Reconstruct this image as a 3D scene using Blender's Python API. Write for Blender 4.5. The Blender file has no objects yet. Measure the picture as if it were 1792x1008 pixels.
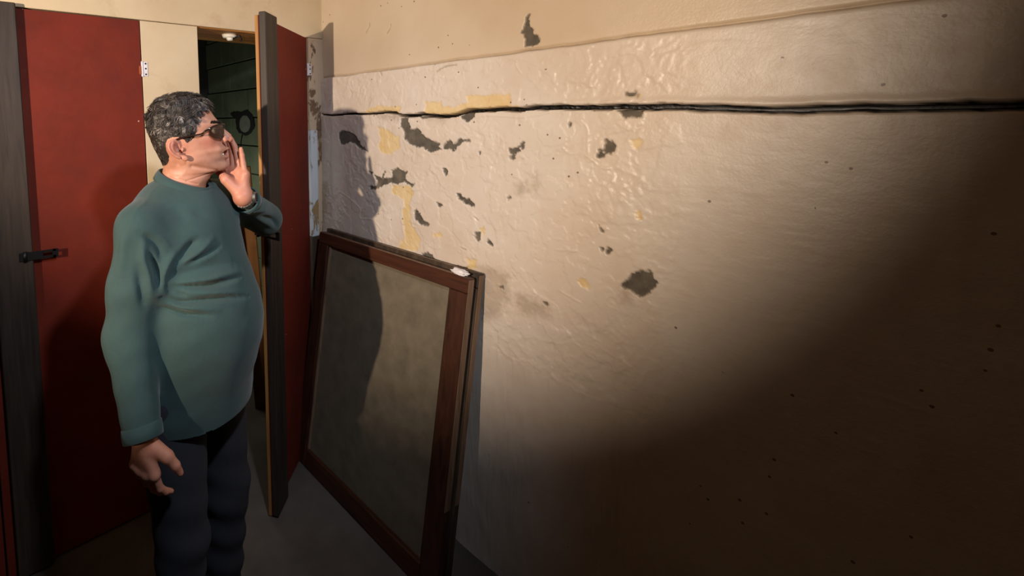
import bpy, bmesh, math, random
import numpy as np
from mathutils import Vector, Matrix

random.seed(7)
rng = np.random.default_rng(11)
scene = bpy.context.scene
COL = scene.collection

# ------------------------------------------------------------------ camera
W, H = 1792.0, 1008.0
FPX, YAW, PITCH, ROLL = 817.126, 0.62508, -0.08722, -0.016935
CX, CY = 560.0, 278.0            # principal point of the photograph
EYE = 1.62                       # camera height above the floor
Fv = np.array([math.sin(YAW) * math.cos(PITCH), math.cos(YAW) * math.cos(PITCH), math.sin(PITCH)])
R0 = np.array([math.cos(YAW), -math.sin(YAW), 0.0])
U0 = np.cross(R0, Fv)
Rv = math.cos(ROLL) * R0 + math.sin(ROLL) * U0
Uv = -math.sin(ROLL) * R0 + math.cos(ROLL) * U0
CAM = np.array([0.0, 0.0, EYE])
cd = bpy.data.cameras.new('camera')
cam = bpy.data.objects.new('camera', cd)
COL.objects.link(cam)
cam.matrix_world = Matrix(((Rv[0], Uv[0], -Fv[0], 0), (Rv[1], Uv[1], -Fv[1], 0), (Rv[2], Uv[2], -Fv[2], EYE), (0, 0, 0, 1)))
cd.sensor_width = 36.0
cd.sensor_fit = 'HORIZONTAL'
cd.lens = 36.0 * FPX / W
cd.shift_x = (W / 2 - CX) / W
cd.shift_y = -(H / 2 - CY) / W
cd.clip_start = 0.02
scene.camera = cam

# ------------------------------------------------------------------ world, lamps, exposure
K = 0.841                         # room scale
AX, BY = 1.6509 * K, 2.25 * K     # right wall plane x = AX, partition plane y = BY
ZT = 0.461 * K + EYE              # top of the doors
world = bpy.data.worlds.new('room_dark')
scene.world = world
world.use_nodes = True
world.node_tree.nodes['Background'].inputs[0].default_value = (0.5, 0.55, 0.7, 1)
world.node_tree.nodes['Background'].inputs[1].default_value = 0.012


def spot(name, loc, target, energy, color, size_deg, blend, radius):
    l = bpy.data.lights.new(name, 'SPOT')
    l.energy = energy; l.color = color; l.spot_size = math.radians(size_deg); l.spot_blend = blend
    l.shadow_soft_size = radius
    o = bpy.data.objects.new(name, l); COL.objects.link(o)
    o.location = loc
    d = Vector(target) - Vector(loc)
    o.rotation_euler = d.to_track_quat('-Z', 'Y').to_euler()
    return o


# warm work lamp out of frame on the left, cool lamp above the viewer on the right
spot('warm_lamp', (-1.31, 0.435, EYE + 0.15), (1.388, 1.60, EYE + 0.40), 252, (1.0, 0.80, 0.62), 70, 0.6, 0.020)
spot('cool_lamp', (0.42, 0.17, EYE + 0.56), (0.60, 1.24, 1.50), 52, (0.80, 0.86, 1.0), 96, 0.9, 0.04)
scene.view_settings.view_transform = 'Standard'
scene.view_settings.look = 'None'
scene.view_settings.gamma = 1.0
scene.view_settings.use_curve_mapping = False
scene.view_settings.exposure = 0.0


# ------------------------------------------------------------------ geometry helpers
def ray(px, py):
    return Fv + Rv * ((px - CX) / FPX) - Uv * ((py - CY) / FPX)


def pt(px, py, d):
    return CAM + ray(px, py) * d


def on_x(px, py, x):
    r = ray(px, py); return CAM + r * (x / r[0])


def on_y(px, py, y):
    r = ray(px, py); return CAM + r * (y / r[1])


def on_z(px, py, z):
    r = ray(px, py); return CAM + r * ((z - EYE) / r[2])


def project(P):
    Q = np.asarray(P) - CAM
    z = Q @ Fv
    return np.stack([CX + FPX * (Q @ Rv) / z, CY - FPX * (Q @ Uv) / z], -1), z


def tag(o, label=None, cat=None, group=None, kind=None):
    if label: o['label'] = label
    if cat: o['category'] = cat
    if group: o['group'] = group
    if kind: o['kind'] = kind
    return o


def empty(name, loc):
    o = bpy.data.objects.new(name, None); COL.objects.link(o)
    o.location = Vector(loc); o.empty_display_size = 0.1
    return o


def world_origin(o):
    t = Vector((0, 0, 0))
    while o is not None:
        t += o.location
        o = o.parent
    return t


def link(name, me, mat=None, parent=None, smooth=True):
    """link mesh data given in world coordinates, with its origin at its own centre"""
    if mat is not None and not me.materials:
        me.materials.append(mat)
    n = len(me.vertices)
    co = np.empty(n * 3); me.vertices.foreach_get('co', co); co = co.reshape(-1, 3)
    c = (co.max(0) + co.min(0)) / 2
    me.vertices.foreach_set('co', (co - c).ravel())
    if smooth:
        me.polygons.foreach_set('use_smooth', np.ones(len(me.polygons), dtype=bool))
    me.update()
    o = bpy.data.objects.new(name, me); COL.objects.link(o)
    if parent is not None:
        o.parent = parent
        o.location = Vector(c) - world_origin(parent)
    else:
        o.location = Vector(c)
    return o


def mesh_np(name, V, Fq):
    me = bpy.data.meshes.new(name)
    V = np.asarray(V, dtype=np.float32); Fq = np.asarray(Fq, dtype=np.int32)
    k = Fq.shape[1]
    me.vertices.add(len(V)); me.vertices.foreach_set('co', V.ravel())
    me.loops.add(Fq.size); me.loops.foreach_set('vertex_index', Fq.ravel())
    me.polygons.add(len(Fq)); me.polygons.foreach_set('loop_start', np.arange(0, Fq.size, k, dtype=np.int32))
    me.update(calc_edges=True)
    return me


def set_attr(me, name, data):
    a = me.attributes.new(name, 'FLOAT', 'POINT')
    a.data.foreach_set('value', np.asarray(data, dtype=np.float32))


def from_bm(bm, name):
    bmesh.ops.recalc_face_normals(bm, faces=bm.faces[:])
    me = bpy.data.meshes.new(name); bm.to_mesh(me); bm.free(); return me


def bm_box(bm, lo, hi, bev=0.0, M=None, seg=1):
    lo = Vector(lo); hi = Vector(hi)
    r = bmesh.ops.create_cube(bm, size=1.0, matrix=Matrix.Translation((lo + hi) / 2) @ Matrix.Diagonal((*(hi - lo), 1)))
    vs = r['verts']
    if bev > 0:
        es = list({e for v in vs for e in v.link_edges})
        rr = bmesh.ops.bevel(bm, geom=es, offset=bev, segments=seg, affect='EDGES', profile=0.7)
        vs = list({v for f in rr['faces'] for v in f.verts} | {v for v in vs if v.is_valid})
    if M is not None:
        bmesh.ops.transform(bm, matrix=M, verts=vs)
    return vs


def box(name, lo, hi, mat, parent=None, bev=0.002, M=None, smooth=False):
    bm = bmesh.new(); bm_box(bm, lo, hi, bev, M)
    return link(name, from_bm(bm, name), mat, parent, smooth)


def bm_tube(bm, pts, rad, n=8, cap=True, closed=False):
    pts = [Vector(p) for p in pts]
    m = len(pts)
    if not hasattr(rad, '__len__'): rad = [rad] * m
    up = None; rings = []
    for i, p in enumerate(pts):
        if closed: t = pts[(i + 1) % m] - pts[i - 1]
        else: t = pts[min(i + 1, m - 1)] - pts[max(i - 1, 0)]
        t.normalize()
        if up is None:
            up = Vector((0, 0, 1)) if abs(t.z) < .9 else Vector((1, 0, 0))
        up = (up - t * up.dot(t)).normalized()
        s = t.cross(up)
        rings.append([bm.verts.new(p + (up * math.cos(2 * math.pi * j / n) + s * math.sin(2 * math.pi * j / n)) * rad[i]) for j in range(n)])
    for i in range(m if closed else m - 1):
        A = rings[i]; B = rings[(i + 1) % m]
        for j in range(n):
            bm.faces.new((A[j], A[(j + 1) % n], B[(j + 1) % n], B[j]))
    if cap and not closed:
        bm.faces.new(rings[0][::-1]); bm.faces.new(rings[-1])
    return [v for r in rings for v in r]


def tube(name, pts, rad, mat, parent=None, n=8, closed=False):
    bm = bmesh.new(); bm_tube(bm, pts, rad, n, True, closed)
    return link(name, from_bm(bm, name), mat, parent, True)


def bm_ellipsoid(bm, c, r, M3=None, u=20, v=12):
    M = Matrix.Translation(Vector(c))
    if M3 is not None: M = M @ M3.to_4x4()
    bmesh.ops.create_uvsphere(bm, u_segments=u, v_segments=v, radius=1.0, matrix=M @ Matrix.Diagonal((*r, 1)))


def subdiv(pts, n=6):
    """Catmull-Rom through the points"""
    P = [np.asarray(p, float) for p in pts]
    P = [2 * P[0] - P[1]] + P + [2 * P[-1] - P[-2]]
    out = []
    for i in range(1, len(P) - 2):
        for j in range(n):
            t = j / n
            a, b, c, d = P[i - 1:i + 3]
            out.append(.5 * (2 * b + (c - a) * t + (2 * a - 5 * b + 4 * c - d) * t * t + (3 * b - a - 3 * c + d) * t ** 3))
    out.append(P[-2])
    return np.array(out)


def vnoise2(u, v, seed):
    """value noise on arrays"""
    r = np.random.default_rng(seed).random((257, 257)).astype(np.float32)
    ui = np.floor(u).astype(int); vi = np.floor(v).astype(int)
    fu = u - ui; fv = v - vi
    fu = fu * fu * (3 - 2 * fu); fv = fv * fv * (3 - 2 * fv)
    ui %= 256; vi %= 256
    a = r[ui, vi]; b = r[ui + 1, vi]; c = r[ui, vi + 1]; d = r[ui + 1, vi + 1]
    return (a * (1 - fu) + b * fu) * (1 - fv) + (c * (1 - fu) + d * fu) * fv


def fbm2(u, v, seed, octv=4):
    s = 0; a = .5
    for i in range(octv):
        s = s + a * vnoise2(u * 2 ** i + 17.3 * i, v * 2 ** i + 5.1 * i, seed + i); a *= .5
    return s


# ------------------------------------------------------------------ materials
def new_mat(name):
    m = bpy.data.materials.new(name); m.use_nodes = True
    nt = m.node_tree
    b = nt.nodes['Principled BSDF']
    return m, nt, b


def srgb(r, g, b):
    f = lambda c: (c / 255 / 12.92) if c / 255 <= .04045 else ((c / 255 + .055) / 1.055) ** 2.4
    return (f(r), f(g), f(b), 1)


def nd(nt, t, **kw):
    n = nt.nodes.new(t)
    for k, v in kw.items():
        if k.startswith('i_'):
            n.inputs[k[2:].replace('_', ' ')].default_value = v
        else:
            setattr(n, k, v)
    return n


def coords(nt, scale=(1, 1, 1), rot=(0, 0, 0)):
    tc = nd(nt, 'ShaderNodeNewGeometry')
    mp = nd(nt, 'ShaderNodeMapping')
    mp.inputs['Scale'].default_value = scale; mp.inputs['Rotation'].default_value = rot
    nt.links.new(tc.outputs['Position'], mp.inputs['Vector'])
    return mp.outputs['Vector']


def noise(nt, vec, scale, detail=4, rough=.55, dist=0):
    n = nd(nt, 'ShaderNodeTexNoise')
    n.inputs['Scale'].default_value = scale; n.inputs['Detail'].default_value = detail
    n.inputs['Roughness'].default_value = rough; n.inputs['Distortion'].default_value = dist
    nt.links.new(vec, n.inputs['Vector'])
    return n.outputs['Fac']


def ramp(nt, fac, stops):
    r = nd(nt, 'ShaderNodeValToRGB')
    e = r.color_ramp.elements
    while len(e) < len(stops): e.new(.5)
    for x, (p, c) in zip(e, stops):
        x.position = p; x.color = c
    nt.links.new(fac, r.inputs['Fac'])
    return r.outputs['Color']


def mix(nt, fac, a, b):
    m = nd(nt, 'ShaderNodeMix', data_type='RGBA')
    for s, v in ((0, fac), (6, a), (7, b)):
        if hasattr(v, 'is_linked'): nt.links.new(v, m.inputs[s])
        else: m.inputs[s].default_value = v
    return m.outputs[2]


def mathn(nt, op, a, b=0.0):
    m = nd(nt, 'ShaderNodeMath', operation=op)
    for i, v in enumerate((a, b)):
        if hasattr(v, 'is_linked'): nt.links.new(v, m.inputs[i])
        else: m.inputs[i].default_value = v
    return m.outputs[0]


def bump(nt, b, h, dist, strength=1.0):
    n = nd(nt, 'ShaderNodeBump')
    n.inputs['Distance'].default_value = dist; n.inputs['Strength'].default_value = strength
    nt.links.new(h, n.inputs['Height']); nt.links.new(n.outputs[0], b.inputs['Normal'])


def attr(nt, name):
    return nd(nt, 'ShaderNodeAttribute', attribute_name=name).outputs['Fac']


def bw(v): return (v, v, v, 1)


def m_plain(name, col, rough=.6, metal=0, var=.12, scale=30, bumpd=0.0, spec=.5):
    m, nt, b = new_mat(name)
    v = coords(nt)
    n = noise(nt, v, scale)
    c = Vector(col[:3])
    nt.links.new(ramp(nt, n, [(.3, (*(c * (1 - var)), 1)), (.7, (*(c * (1 + var)), 1))]), b.inputs['Base Color'])
    b.inputs['Roughness'].default_value = rough; b.inputs['Metallic'].default_value = metal
    b.inputs['Specular IOR Level'].default_value = spec
    if bumpd: bump(nt, b, noise(nt, v, scale * 3), bumpd)
    return m


def m_wood(name, dark, light, axis=2, scale=14, rough=.55, bumpd=.0006, spec=.4):
    m, nt, b = new_mat(name)
    s = [1, 1, 1]; s[axis] = .07
    v = coords(nt, s)
    n = noise(nt, v, scale * 4, 6, .6, .6)
    n2 = noise(nt, v, scale, 3)
    f = mathn(nt, 'ADD', mathn(nt, 'MULTIPLY', n, .6), mathn(nt, 'MULTIPLY', n2, .4))
    nt.links.new(ramp(nt, f, [(.35, dark), (.68, light)]), b.inputs['Base Color'])
    b.inputs['Roughness'].default_value = rough; b.inputs['Specular IOR Level'].default_value = spec
    bump(nt, b, n, bumpd)
    return m


def m_wall_right():
    m, nt, b = new_mat('peeling_wall_paint')
    v = coords(nt)
    cem, yel, dirt_shade, up = attr(nt, 'cement'), attr(nt, 'yellow'), attr(nt, 'dirt_shade'), attr(nt, 'upper')
    n1 = noise(nt, v, 3.2, 5); n2 = noise(nt, v, 22, 5, .6); n3 = noise(nt, v, 160, 3)
    paint = ramp(nt, n1, [(.3, srgb(212, 195, 177)), (.6, srgb(220, 208, 193)), (.8, srgb(228, 219, 208))])
    paint = mix(nt, mathn(nt, 'MULTIPLY', ramp(nt, n2, [(.5, bw(0)), (.75, bw(1))]), .35), paint, srgb(204, 182, 158))
    upper = ramp(nt, n1, [(.3, srgb(203, 182, 154)), (.7, srgb(213, 196, 172))])
    c = mix(nt, up, paint, upper)
    c = mix(nt, yel, c, ramp(nt, n2, [(.3, srgb(217, 187, 134)), (.7, srgb(227, 205, 160))]))
    c = mix(nt, mathn(nt, 'MULTIPLY', dirt_shade, .75), c, ramp(nt, n2, [(.3, srgb(112, 92, 66)), (.7, srgb(158, 136, 104))]))
    cemc = ramp(nt, n2, [(.25, srgb(70, 64, 56)), (.5, srgb(96, 89, 78)), (.8, srgb(124, 114, 98))])
    c = mix(nt, cem, c, cemc)
    c = mix(nt, attr(nt, 'gap'), c, srgb(10, 8, 7))  # painted black for the shade inside the crack; scratches share it
    vo = nd(nt, 'ShaderNodeTexVoronoi'); vo.inputs['Scale'].default_value = 26
    nt.links.new(v, vo.inputs['Vector'])
    speck = mathn(nt, 'MULTIPLY', mathn(nt, 'LESS_THAN', vo.outputs['Distance'], .085), mathn(nt, 'GREATER_THAN', n1, .55))
    c = mix(nt, mathn(nt, 'MULTIPLY', speck, .8), c, srgb(92, 66, 44))
    nt.links.new(c, b.inputs['Base Color'])
    rgh = mathn(nt, 'ADD', mathn(nt, 'MULTIPLY', cem, .5), mathn(nt, 'ADD', mathn(nt, 'MULTIPLY', n2, .16), .32))
    nt.links.new(rgh, b.inputs['Roughness'])
    b.inputs['Specular IOR Level'].default_value = .5
    hh = mathn(nt, 'ADD', mathn(nt, 'MULTIPLY', n3, .35), n2)
    bump(nt, b, hh, .0022, .5)
    return m


def m_painted(name, stops, rough=.5, scale=2.5, speck=None, sp_scale=10, bumpd=.0006, stain=None):
    m, nt, b = new_mat(name)
    v = coords(nt)
    n1 = noise(nt, v, scale, 5, .6); n2 = noise(nt, v, 60, 4)
    c = ramp(nt, n1, stops)
    if stain:
        c = mix(nt, mathn(nt, 'MULTIPLY', ramp(nt, noise(nt, v, 6.5, 6, .65, .4), [(.56, bw(0)), (.72, bw(1))]), .45), c, stain)
    if speck:
        vo = nd(nt, 'ShaderNodeTexVoronoi'); vo.inputs['Scale'].default_value = sp_scale
        nt.links.new(v, vo.inputs['Vector'])
        s = mathn(nt, 'LESS_THAN', vo.outputs['Distance'], .022)
        c = mix(nt, mathn(nt, 'MULTIPLY', s, .8), c, speck)
    nt.links.new(c, b.inputs['Base Color'])
    nt.links.new(mathn(nt, 'ADD', mathn(nt, 'MULTIPLY', n2, .2), rough - .1), b.inputs['Roughness'])
    b.inputs['Specular IOR Level'].default_value = .3
    bump(nt, b, n2, bumpd, .6)
    return m


def m_peeled(name, paint, under, amount=.5, sc=9):
    m, nt, b = new_mat(name)
    v = coords(nt, (1, 1, .45))
    n = noise(nt, v, sc, 6, .65, .5); n2 = noise(nt, v, 50, 4)
    f = ramp(nt, n, [(amount, bw(0)), (amount + .03, bw(1))])
    c = mix(nt, f, paint, ramp(nt, n2, [(.3, under), (.7, tuple(x * 1.5 for x in under[:3]) + (1,))]))
    nt.links.new(c, b.inputs['Base Color']); b.inputs['Roughness'].default_value = .5
    bump(nt, b, mathn(nt, 'SUBTRACT', n2, mathn(nt, 'MULTIPLY', f, 2.0)), .0015, .8)
    return m


def m_glass(name, tint, gloss_rough, transp):
    m, nt, b = new_mat(name)
    v = coords(nt)
    out = nt.nodes['Material Output']
    n = noise(nt, v, 14, 5, .65)
    b.inputs['Roughness'].default_value = gloss_rough
    c = Vector(tint[:3])
    nt.links.new(ramp(nt, n, [(.3, (*(c * .8), 1)), (.7, (*(c * 1.2), 1))]), b.inputs['Base Color'])
    tr = nd(nt, 'ShaderNodeBsdfTransparent'); tr.inputs[0].default_value = (.75, .72, .68, 1)
    mx = nd(nt, 'ShaderNodeMixShader'); mx.inputs[0].default_value = transp
    nt.links.new(b.outputs[0], mx.inputs[1]); nt.links.new(tr.outputs[0], mx.inputs[2])
    nt.links.new(mx.outputs[0], out.inputs['Surface'])
    return m


M = {}
M['wall'] = m_wall_right()
M['beige'] = m_painted('beige_partition_paint', [(.3, srgb(200, 180, 146)), (.55, srgb(212, 194, 162)), (.8, srgb(220, 206, 178))], .6, 2.2, srgb(120, 90, 60), 7, .0005, srgb(176, 148, 108))
M['red'] = m_painted('red_door_paint', [(.25, srgb(92, 30, 16)), (.5, srgb(114, 37, 20)), (.8, srgb(128, 44, 26))], .72, 3.0, srgb(215, 190, 170), 8, .0005, srgb(104, 36, 28))
M['batten'] = m_wood('dark_batten_wood', srgb(42, 34, 28), srgb(68, 57, 48), 2, 16, .55)
M['pale_wood'] = m_wood('raw_pale_wood', srgb(150, 102, 48), srgb(192, 144, 78), 2, 12, .6)
M['soffit'] = m_wood('yellow_soffit_wood', srgb(134, 84, 34), srgb(184, 128, 62), 0, 12, .55)
M['frame'] = m_wood('worn_brown_window_wood', srgb(48, 27, 18), srgb(88, 50, 33), 1, 14, .45, .0008)
M['frame_v'] = m_wood('worn_brown_window_wood_upright', srgb(44, 26, 17), srgb(80, 47, 32), 2, 14, .45, .0008)
M['frame_worn'] = m_wood('bare_grey_window_wood', srgb(96, 72, 54), srgb(150, 122, 98), 2, 14, .6)
M['dark_frame'] = m_wood('dark_weathered_wood', srgb(44, 34, 26), srgb(86, 70, 54), 2, 12, .6)
M['plank'] = m_wood('ochre_plank_wood', srgb(84, 54, 24), srgb(118, 80, 40), 2, 10, .6)
M['jamb'] = m_peeled('flaking_white_paint', srgb(214, 222, 226), srgb(150, 122, 86), .52, 14)
M['strip'] = m_peeled('flaking_beige_paint', srgb(206, 184, 156), srgb(112, 88, 66), .55, 10)
M['green'] = m_painted('green_block_paint', [(.3, srgb(98, 108, 84)), (.6, srgb(116, 126, 100)), (.8, srgb(130, 138, 112))], .75, 4, srgb(40, 44, 32), 9, .001, srgb(58, 62, 46))
M['mortar'] = m_plain('dark_mortar', srgb(40, 42, 34), .9)
M['dark_tone'] = m_plain('dark_soot', srgb(26, 24, 22), .85)
M['mark_pale'] = m_plain('pale_grey_paint', srgb(120, 124, 112), .8)
M['white_metal'] = m_plain('white_painted_metal', srgb(226, 222, 228), .4, .0)
M['black_metal'] = m_plain('black_iron', srgb(22, 21, 22), .45, .3)
M['steel'] = m_plain('worn_steel', srgb(150, 146, 140), .35, .9)
M['rust'] = m_plain('rust', srgb(150, 78, 40), .7)
M['floor'] = m_painted('grey_concrete_floor', [(.3, srgb(74, 68, 62)), (.7, srgb(104, 96, 88))], .8, 3)
M['dull'] = m_painted('dull_plaster', [(.3, srgb(122, 108, 94)), (.7, srgb(142, 128, 112))], .8, 2)
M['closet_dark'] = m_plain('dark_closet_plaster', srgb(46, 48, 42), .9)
M['plaster'] = m_plain('white_plaster', srgb(228, 222, 220), .8, 0, .06, 80, .001)
M['pane'] = m_glass('dusty_glass', srgb(126, 116, 98), .38, .20)
M['lens'] = m_glass('smoked_lens', srgb(58, 40, 30), .06, .5)
M['porcelain'] = m_plain('white_porcelain', srgb(232, 228, 214), .3)
M['trouser'] = m_plain('dark_trouser_cloth', srgb(38, 40, 48), .9, 0, .1, 200, .0004)
M['shoe'] = m_plain('black_shoe_leather', srgb(24, 22, 21), .5)
M['sole'] = m_plain('shoe_rubber', srgb(16, 16, 16), .8)


def m_skin():
    m, nt, b = new_mat('skin')
    v = coords(nt)
    n = noise(nt, v, 38, 4); n2 = noise(nt, v, 420, 3)
    base = ramp(nt, n, [(.3, srgb(178, 122, 98)), (.55, srgb(190, 136, 110)), (.8, srgb(197, 145, 120))])
    base = mix(nt, attr(nt, 'flush'), base, srgb(190, 106, 86))
    base = mix(nt, attr(nt, 'stubble'), base, srgb(150, 116, 100))
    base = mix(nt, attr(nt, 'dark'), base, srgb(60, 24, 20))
    nt.links.new(base, b.inputs['Base Color'])
    b.inputs['Roughness'].default_value = .5
    b.inputs['Subsurface Weight'].default_value = .12
    b.inputs['Subsurface Radius'].default_value = (.008, .003, .0015)
    b.inputs['Subsurface Scale'].default_value = 1.0
    bump(nt, b, n2, .0006, .5)
    return m


def m_hair():
    m, nt, b = new_mat('greying_hair')
    g = attr(nt, 'grey')
    c = ramp(nt, g, [(0, srgb(30, 24, 20)), (.55, srgb(62, 53, 46)), (.8, srgb(112, 102, 94)), (1, srgb(176, 166, 156))])
    nt.links.new(c, b.inputs['Base Color']); b.inputs['Roughness'].default_value = .42
    return m


def m_shirt():
    m, nt, b = new_mat('green_sweatshirt_jersey')
    v = coords(nt)
    n = noise(nt, v, 7, 4); n2 = noise(nt, v, 900, 2); n3 = noise(nt, v, 120, 4)
    c = ramp(nt, n, [(.3, srgb(42, 63, 63)), (.7, srgb(51, 75, 74))])
    c = mix(nt, mathn(nt, 'MULTIPLY', n3, .25), c, srgb(70, 94, 90))
    nt.links.new(c, b.inputs['Base Color'])
    b.inputs['Roughness'].default_value = .85; b.inputs['Specular IOR Level'].default_value = .25
    b.inputs['Sheen Weight'].default_value = .15
    bump(nt, b, mathn(nt, 'ADD', n2, n3), .0005, .5)
    return m


M['skin'] = m_skin(); M['hair'] = m_hair(); M['shirt'] = m_shirt()

# ------------------------------------------------------------------ the setting
Z_SEAM = 0.232 * K + EYE
floor = box('floor', (-2.2, -2.0, -.1), (AX + .3, 4.2, 0), M['floor'], None, 0)
tag(floor, 'grey bare concrete floor under the standing man', kind='structure')
ceil = box('ceiling', (-2.2, -2.0, 2.75), (AX + .3, BY, 2.85), M['dull'], None, 0)
tag(ceil, 'plain plaster ceiling above the room', kind='structure')
wl = box('wall_left', (-2.2, -2.0, 0), (-2.1, BY, 2.75), M['dull'], None, 0)
tag(wl, 'plain plaster wall on the left, outside the picture', kind='structure')
wf = box('wall_front', (-2.1, -2.0, 0), (AX, -1.9, 2.75), M['dull'], None, 0)
tag(wf, 'plain plaster wall behind the viewer', kind='structure')


# --- right wall: one relief mesh, cement showing where paint and plaster came off
def zoomed(ox, oy, s, pts):
    return [(ox + x / s, oy + y / s) for x, y in pts]


S1 = 5.963
A1 = lambda p: zoomed(540, 160, S1, p)
A2 = lambda p: zoomed(540, 320, S1, p)
A3 = lambda p: zoomed(820, 0, S1, p)
A4 = lambda p: zoomed(820, 160, S1, p)
A5 = lambda p: zoomed(820, 320, S1, p)
A6 = lambda p: zoomed(820, 387, S1, p)
CEMENT = [
    A1([(955, 270), (1035, 275), (1050, 345), (1065, 400), (1130, 390), (1200, 460), (1290, 520), (1385, 545), (1355, 575), (1385, 605), (1280, 628), (1200, 590), (1090, 570), (1030, 520), (990, 470), (1000, 420), (960, 350)]),
    A1([(1405, 580), (1430, 545), (1475, 510), (1510, 545), (1550, 530), (1590, 490), (1680, 510), (1600, 535), (1570, 570), (1500, 625), (1470, 600), (1410, 598)]),
    A1([(310, 440), (345, 410), (430, 430), (500, 470), (540, 560), (620, 625), (560, 610), (500, 560), (440, 530), (340, 560), (320, 520)]),
    A1([(635, 990), (700, 985), (715, 930), (690, 880), (760, 900), (800, 830), (770, 910), (880, 910), (870, 830), (930, 805), (1000, 840), (1055, 825), (1010, 870), (1010, 920), (1060, 950), (1110, 960), (1080, 995), (1000, 950), (930, 965), (850, 950), (760, 990), (700, 1030), (650, 1020)]),
    A1([(620, 830), (665, 850), (650, 860)]),
    A1([(1405, 810), (1455, 820), (1430, 880)]),
    A1([(1590, 265), (1640, 235), (1735, 215), (1735, 270), (1645, 320)]),
    A1([(1125, 250), (1200, 260), (1270, 262), (1200, 290)]),
    A2([(1100, 300), (1125, 260), (1140, 300), (1170, 350), (1200, 390), (1260, 430), (1250, 445), (1170, 430), (1115, 390)]),
    A2([(1545, 115), (1580, 110), (1610, 155), (1690, 180), (1720, 230), (1700, 258), (1620, 205), (1560, 148)]),
    A2([(1738, 515), (1780, 505), (1792, 595), (1738, 590)]),
    A2([(1185, 745), (1240, 728), (1290, 750), (1305, 800), (1240, 815), (1210, 780)]),
    A2([(1490, 890), (1560, 870), (1640, 890), (1700, 970), (1640, 955), (1560, 925)]),
    A2([(1340, 203), (1390, 232), (1350, 238)]),
    A3([(632, 125), (605, 172), (602, 200), (612, 270), (655, 310), (650, 340), (710, 380), (702, 430), (640, 472), (565, 474), (565, 420), (550, 370), (528, 330), (558, 280), (568, 200), (578, 172)]),
    A3([(1660, 970), (1750, 955), (1757, 1000), (1670, 1000)]),
    A4([(415, 595), (470, 610), (520, 570), (530, 620), (475, 650), (480, 700), (465, 720), (430, 700), (450, 660), (430, 620)]),
    A4([(545, 545), (580, 540), (565, 605), (550, 600)]),
    A4([(1340, 680), (1370, 610), (1410, 650), (1420, 580), (1440, 500), (1470, 540), (1500, 520), (1530, 590), (1535, 640), (1440, 660), (1370, 710)]),
    A4([(1040, 345), (1065, 330), (1082, 360), (1060, 380)]),
    A4([(1560, 205), (1640, 195), (1800, 195), (1800, 270), (1700, 265), (1640, 285)]),
    A4([(-30, 225), (65, 220), (65, 270), (10, 300), (-30, 300)]),
    A4([(105, 630), (130, 625), (118, 655)]),
    A5([(0, 180), (30, 185), (48, 245), (12, 245)]),
    A5([(72, 510), (122, 512), (127, 560), (95, 608), (62, 565)]),
    A5([(180, 565), (252, 655), (203, 627)]),
    A5([(1345, 425), (1392, 478), (1412, 520), (1375, 512), (1378, 480)]),
    A5([(1438, 700), (1475, 668), (1497, 690), (1475, 727), (1440, 727)]),
    A5([(1378, 675), (1412, 695), (1395, 707)]),
    A5([(383, 153), (432, 158), (415, 182)]),
    A6([(1600, 650), (1640, 620), (1680, 580), (1790, 530), (1900, 520), (1960, 640), (1880, 760), (1792, 790), (1740, 770), (1690, 730), (1680, 680), (1640, 685), (1610, 680)]),
    A6([(330, 690), (355, 680), (375, 715)]),
    A6([(780, 845), (825, 855), (820, 880)]),
]
YELLOW = [
    A1([(600, 190), (720, 150), (960, 160), (960, 225), (700, 215), (600, 225)]),
    A1([(1220, 110), (1390, 100), (1400, 160), (1510, 170), (1800, 60), (1900, 50), (1900, 200), (1640, 200), (1500, 250), (1200, 240), (1230, 170)]),
    A4([(-30, 40), (200, 35), (440, 30), (455, 160), (540, 160), (400, 178), (0, 195)]),
    A1([(720, 370), (800, 385), (860, 430), (950, 470), (950, 590), (860, 655), (760, 640), (730, 560), (760, 500)]),
    A2([(870, 30), (1080, 15), (1095, 100), (1060, 220), (1075, 420), (1165, 600), (1140, 720), (1000, 690), (930, 680), (1000, 560), (980, 360), (1000, 180), (880, 110)]),
    A2([(1300, 525), (1410, 530), (1390, 570), (1300, 562)]),
    A2([(1655, 790), (1735, 800), (1755, 890), (1660, 885)]),
    A3([(1720, 990), (1800, 990), (1800, 1005), (1720, 1005)]),
    A4([(1700, 510), (1800, 515), (1800, 600), (1720, 590)]),
    A5([(130, 435), (180, 480), (150, 560), (115, 480)]),
    A5([(1740, 320), (1800, 300), (1800, 380), (1750, 375)]),
    A6([(0, 400), (60, 430), (50, 500), (0, 510)]),
    A6([(1140, 625), (1190, 605), (1240, 650), (1285, 692), (1190, 690)]),
]
DIRT = [
    A1([(690, 225), (930, 240), (1050, 285), (960, 300), (820, 290), (740, 260)]),
    A1([(1180, 262), (1440, 262), (1400, 310), (1300, 300), (1200, 285)]),
    A5([(-10, 900), (200, 870), (420, 950), (420, 1200), (300, 1420), (160, 1420), (100, 1200), (90, 1020)]),
    A6([(1600, 700), (1690, 700), (1700, 860), (1620, 830)]),
    A6([(500, 760), (820, 850), (860, 1000), (560, 960)]),
    A5([(490, 20), (590, 0), (580, 110), (540, 140), (500, 110)]),
    A5([(600, 70), (650, 60), (645, 100), (610, 100)]),
    A5([(680, 20), (712, 0), (712, 110), (690, 90)]),
    A4([(670, 870), (700, 865), (715, 940), (690, 930)]),
    A2([(-10, 0), (200, 0), (190, 300), (130, 450), (60, 500)]),
]
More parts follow.
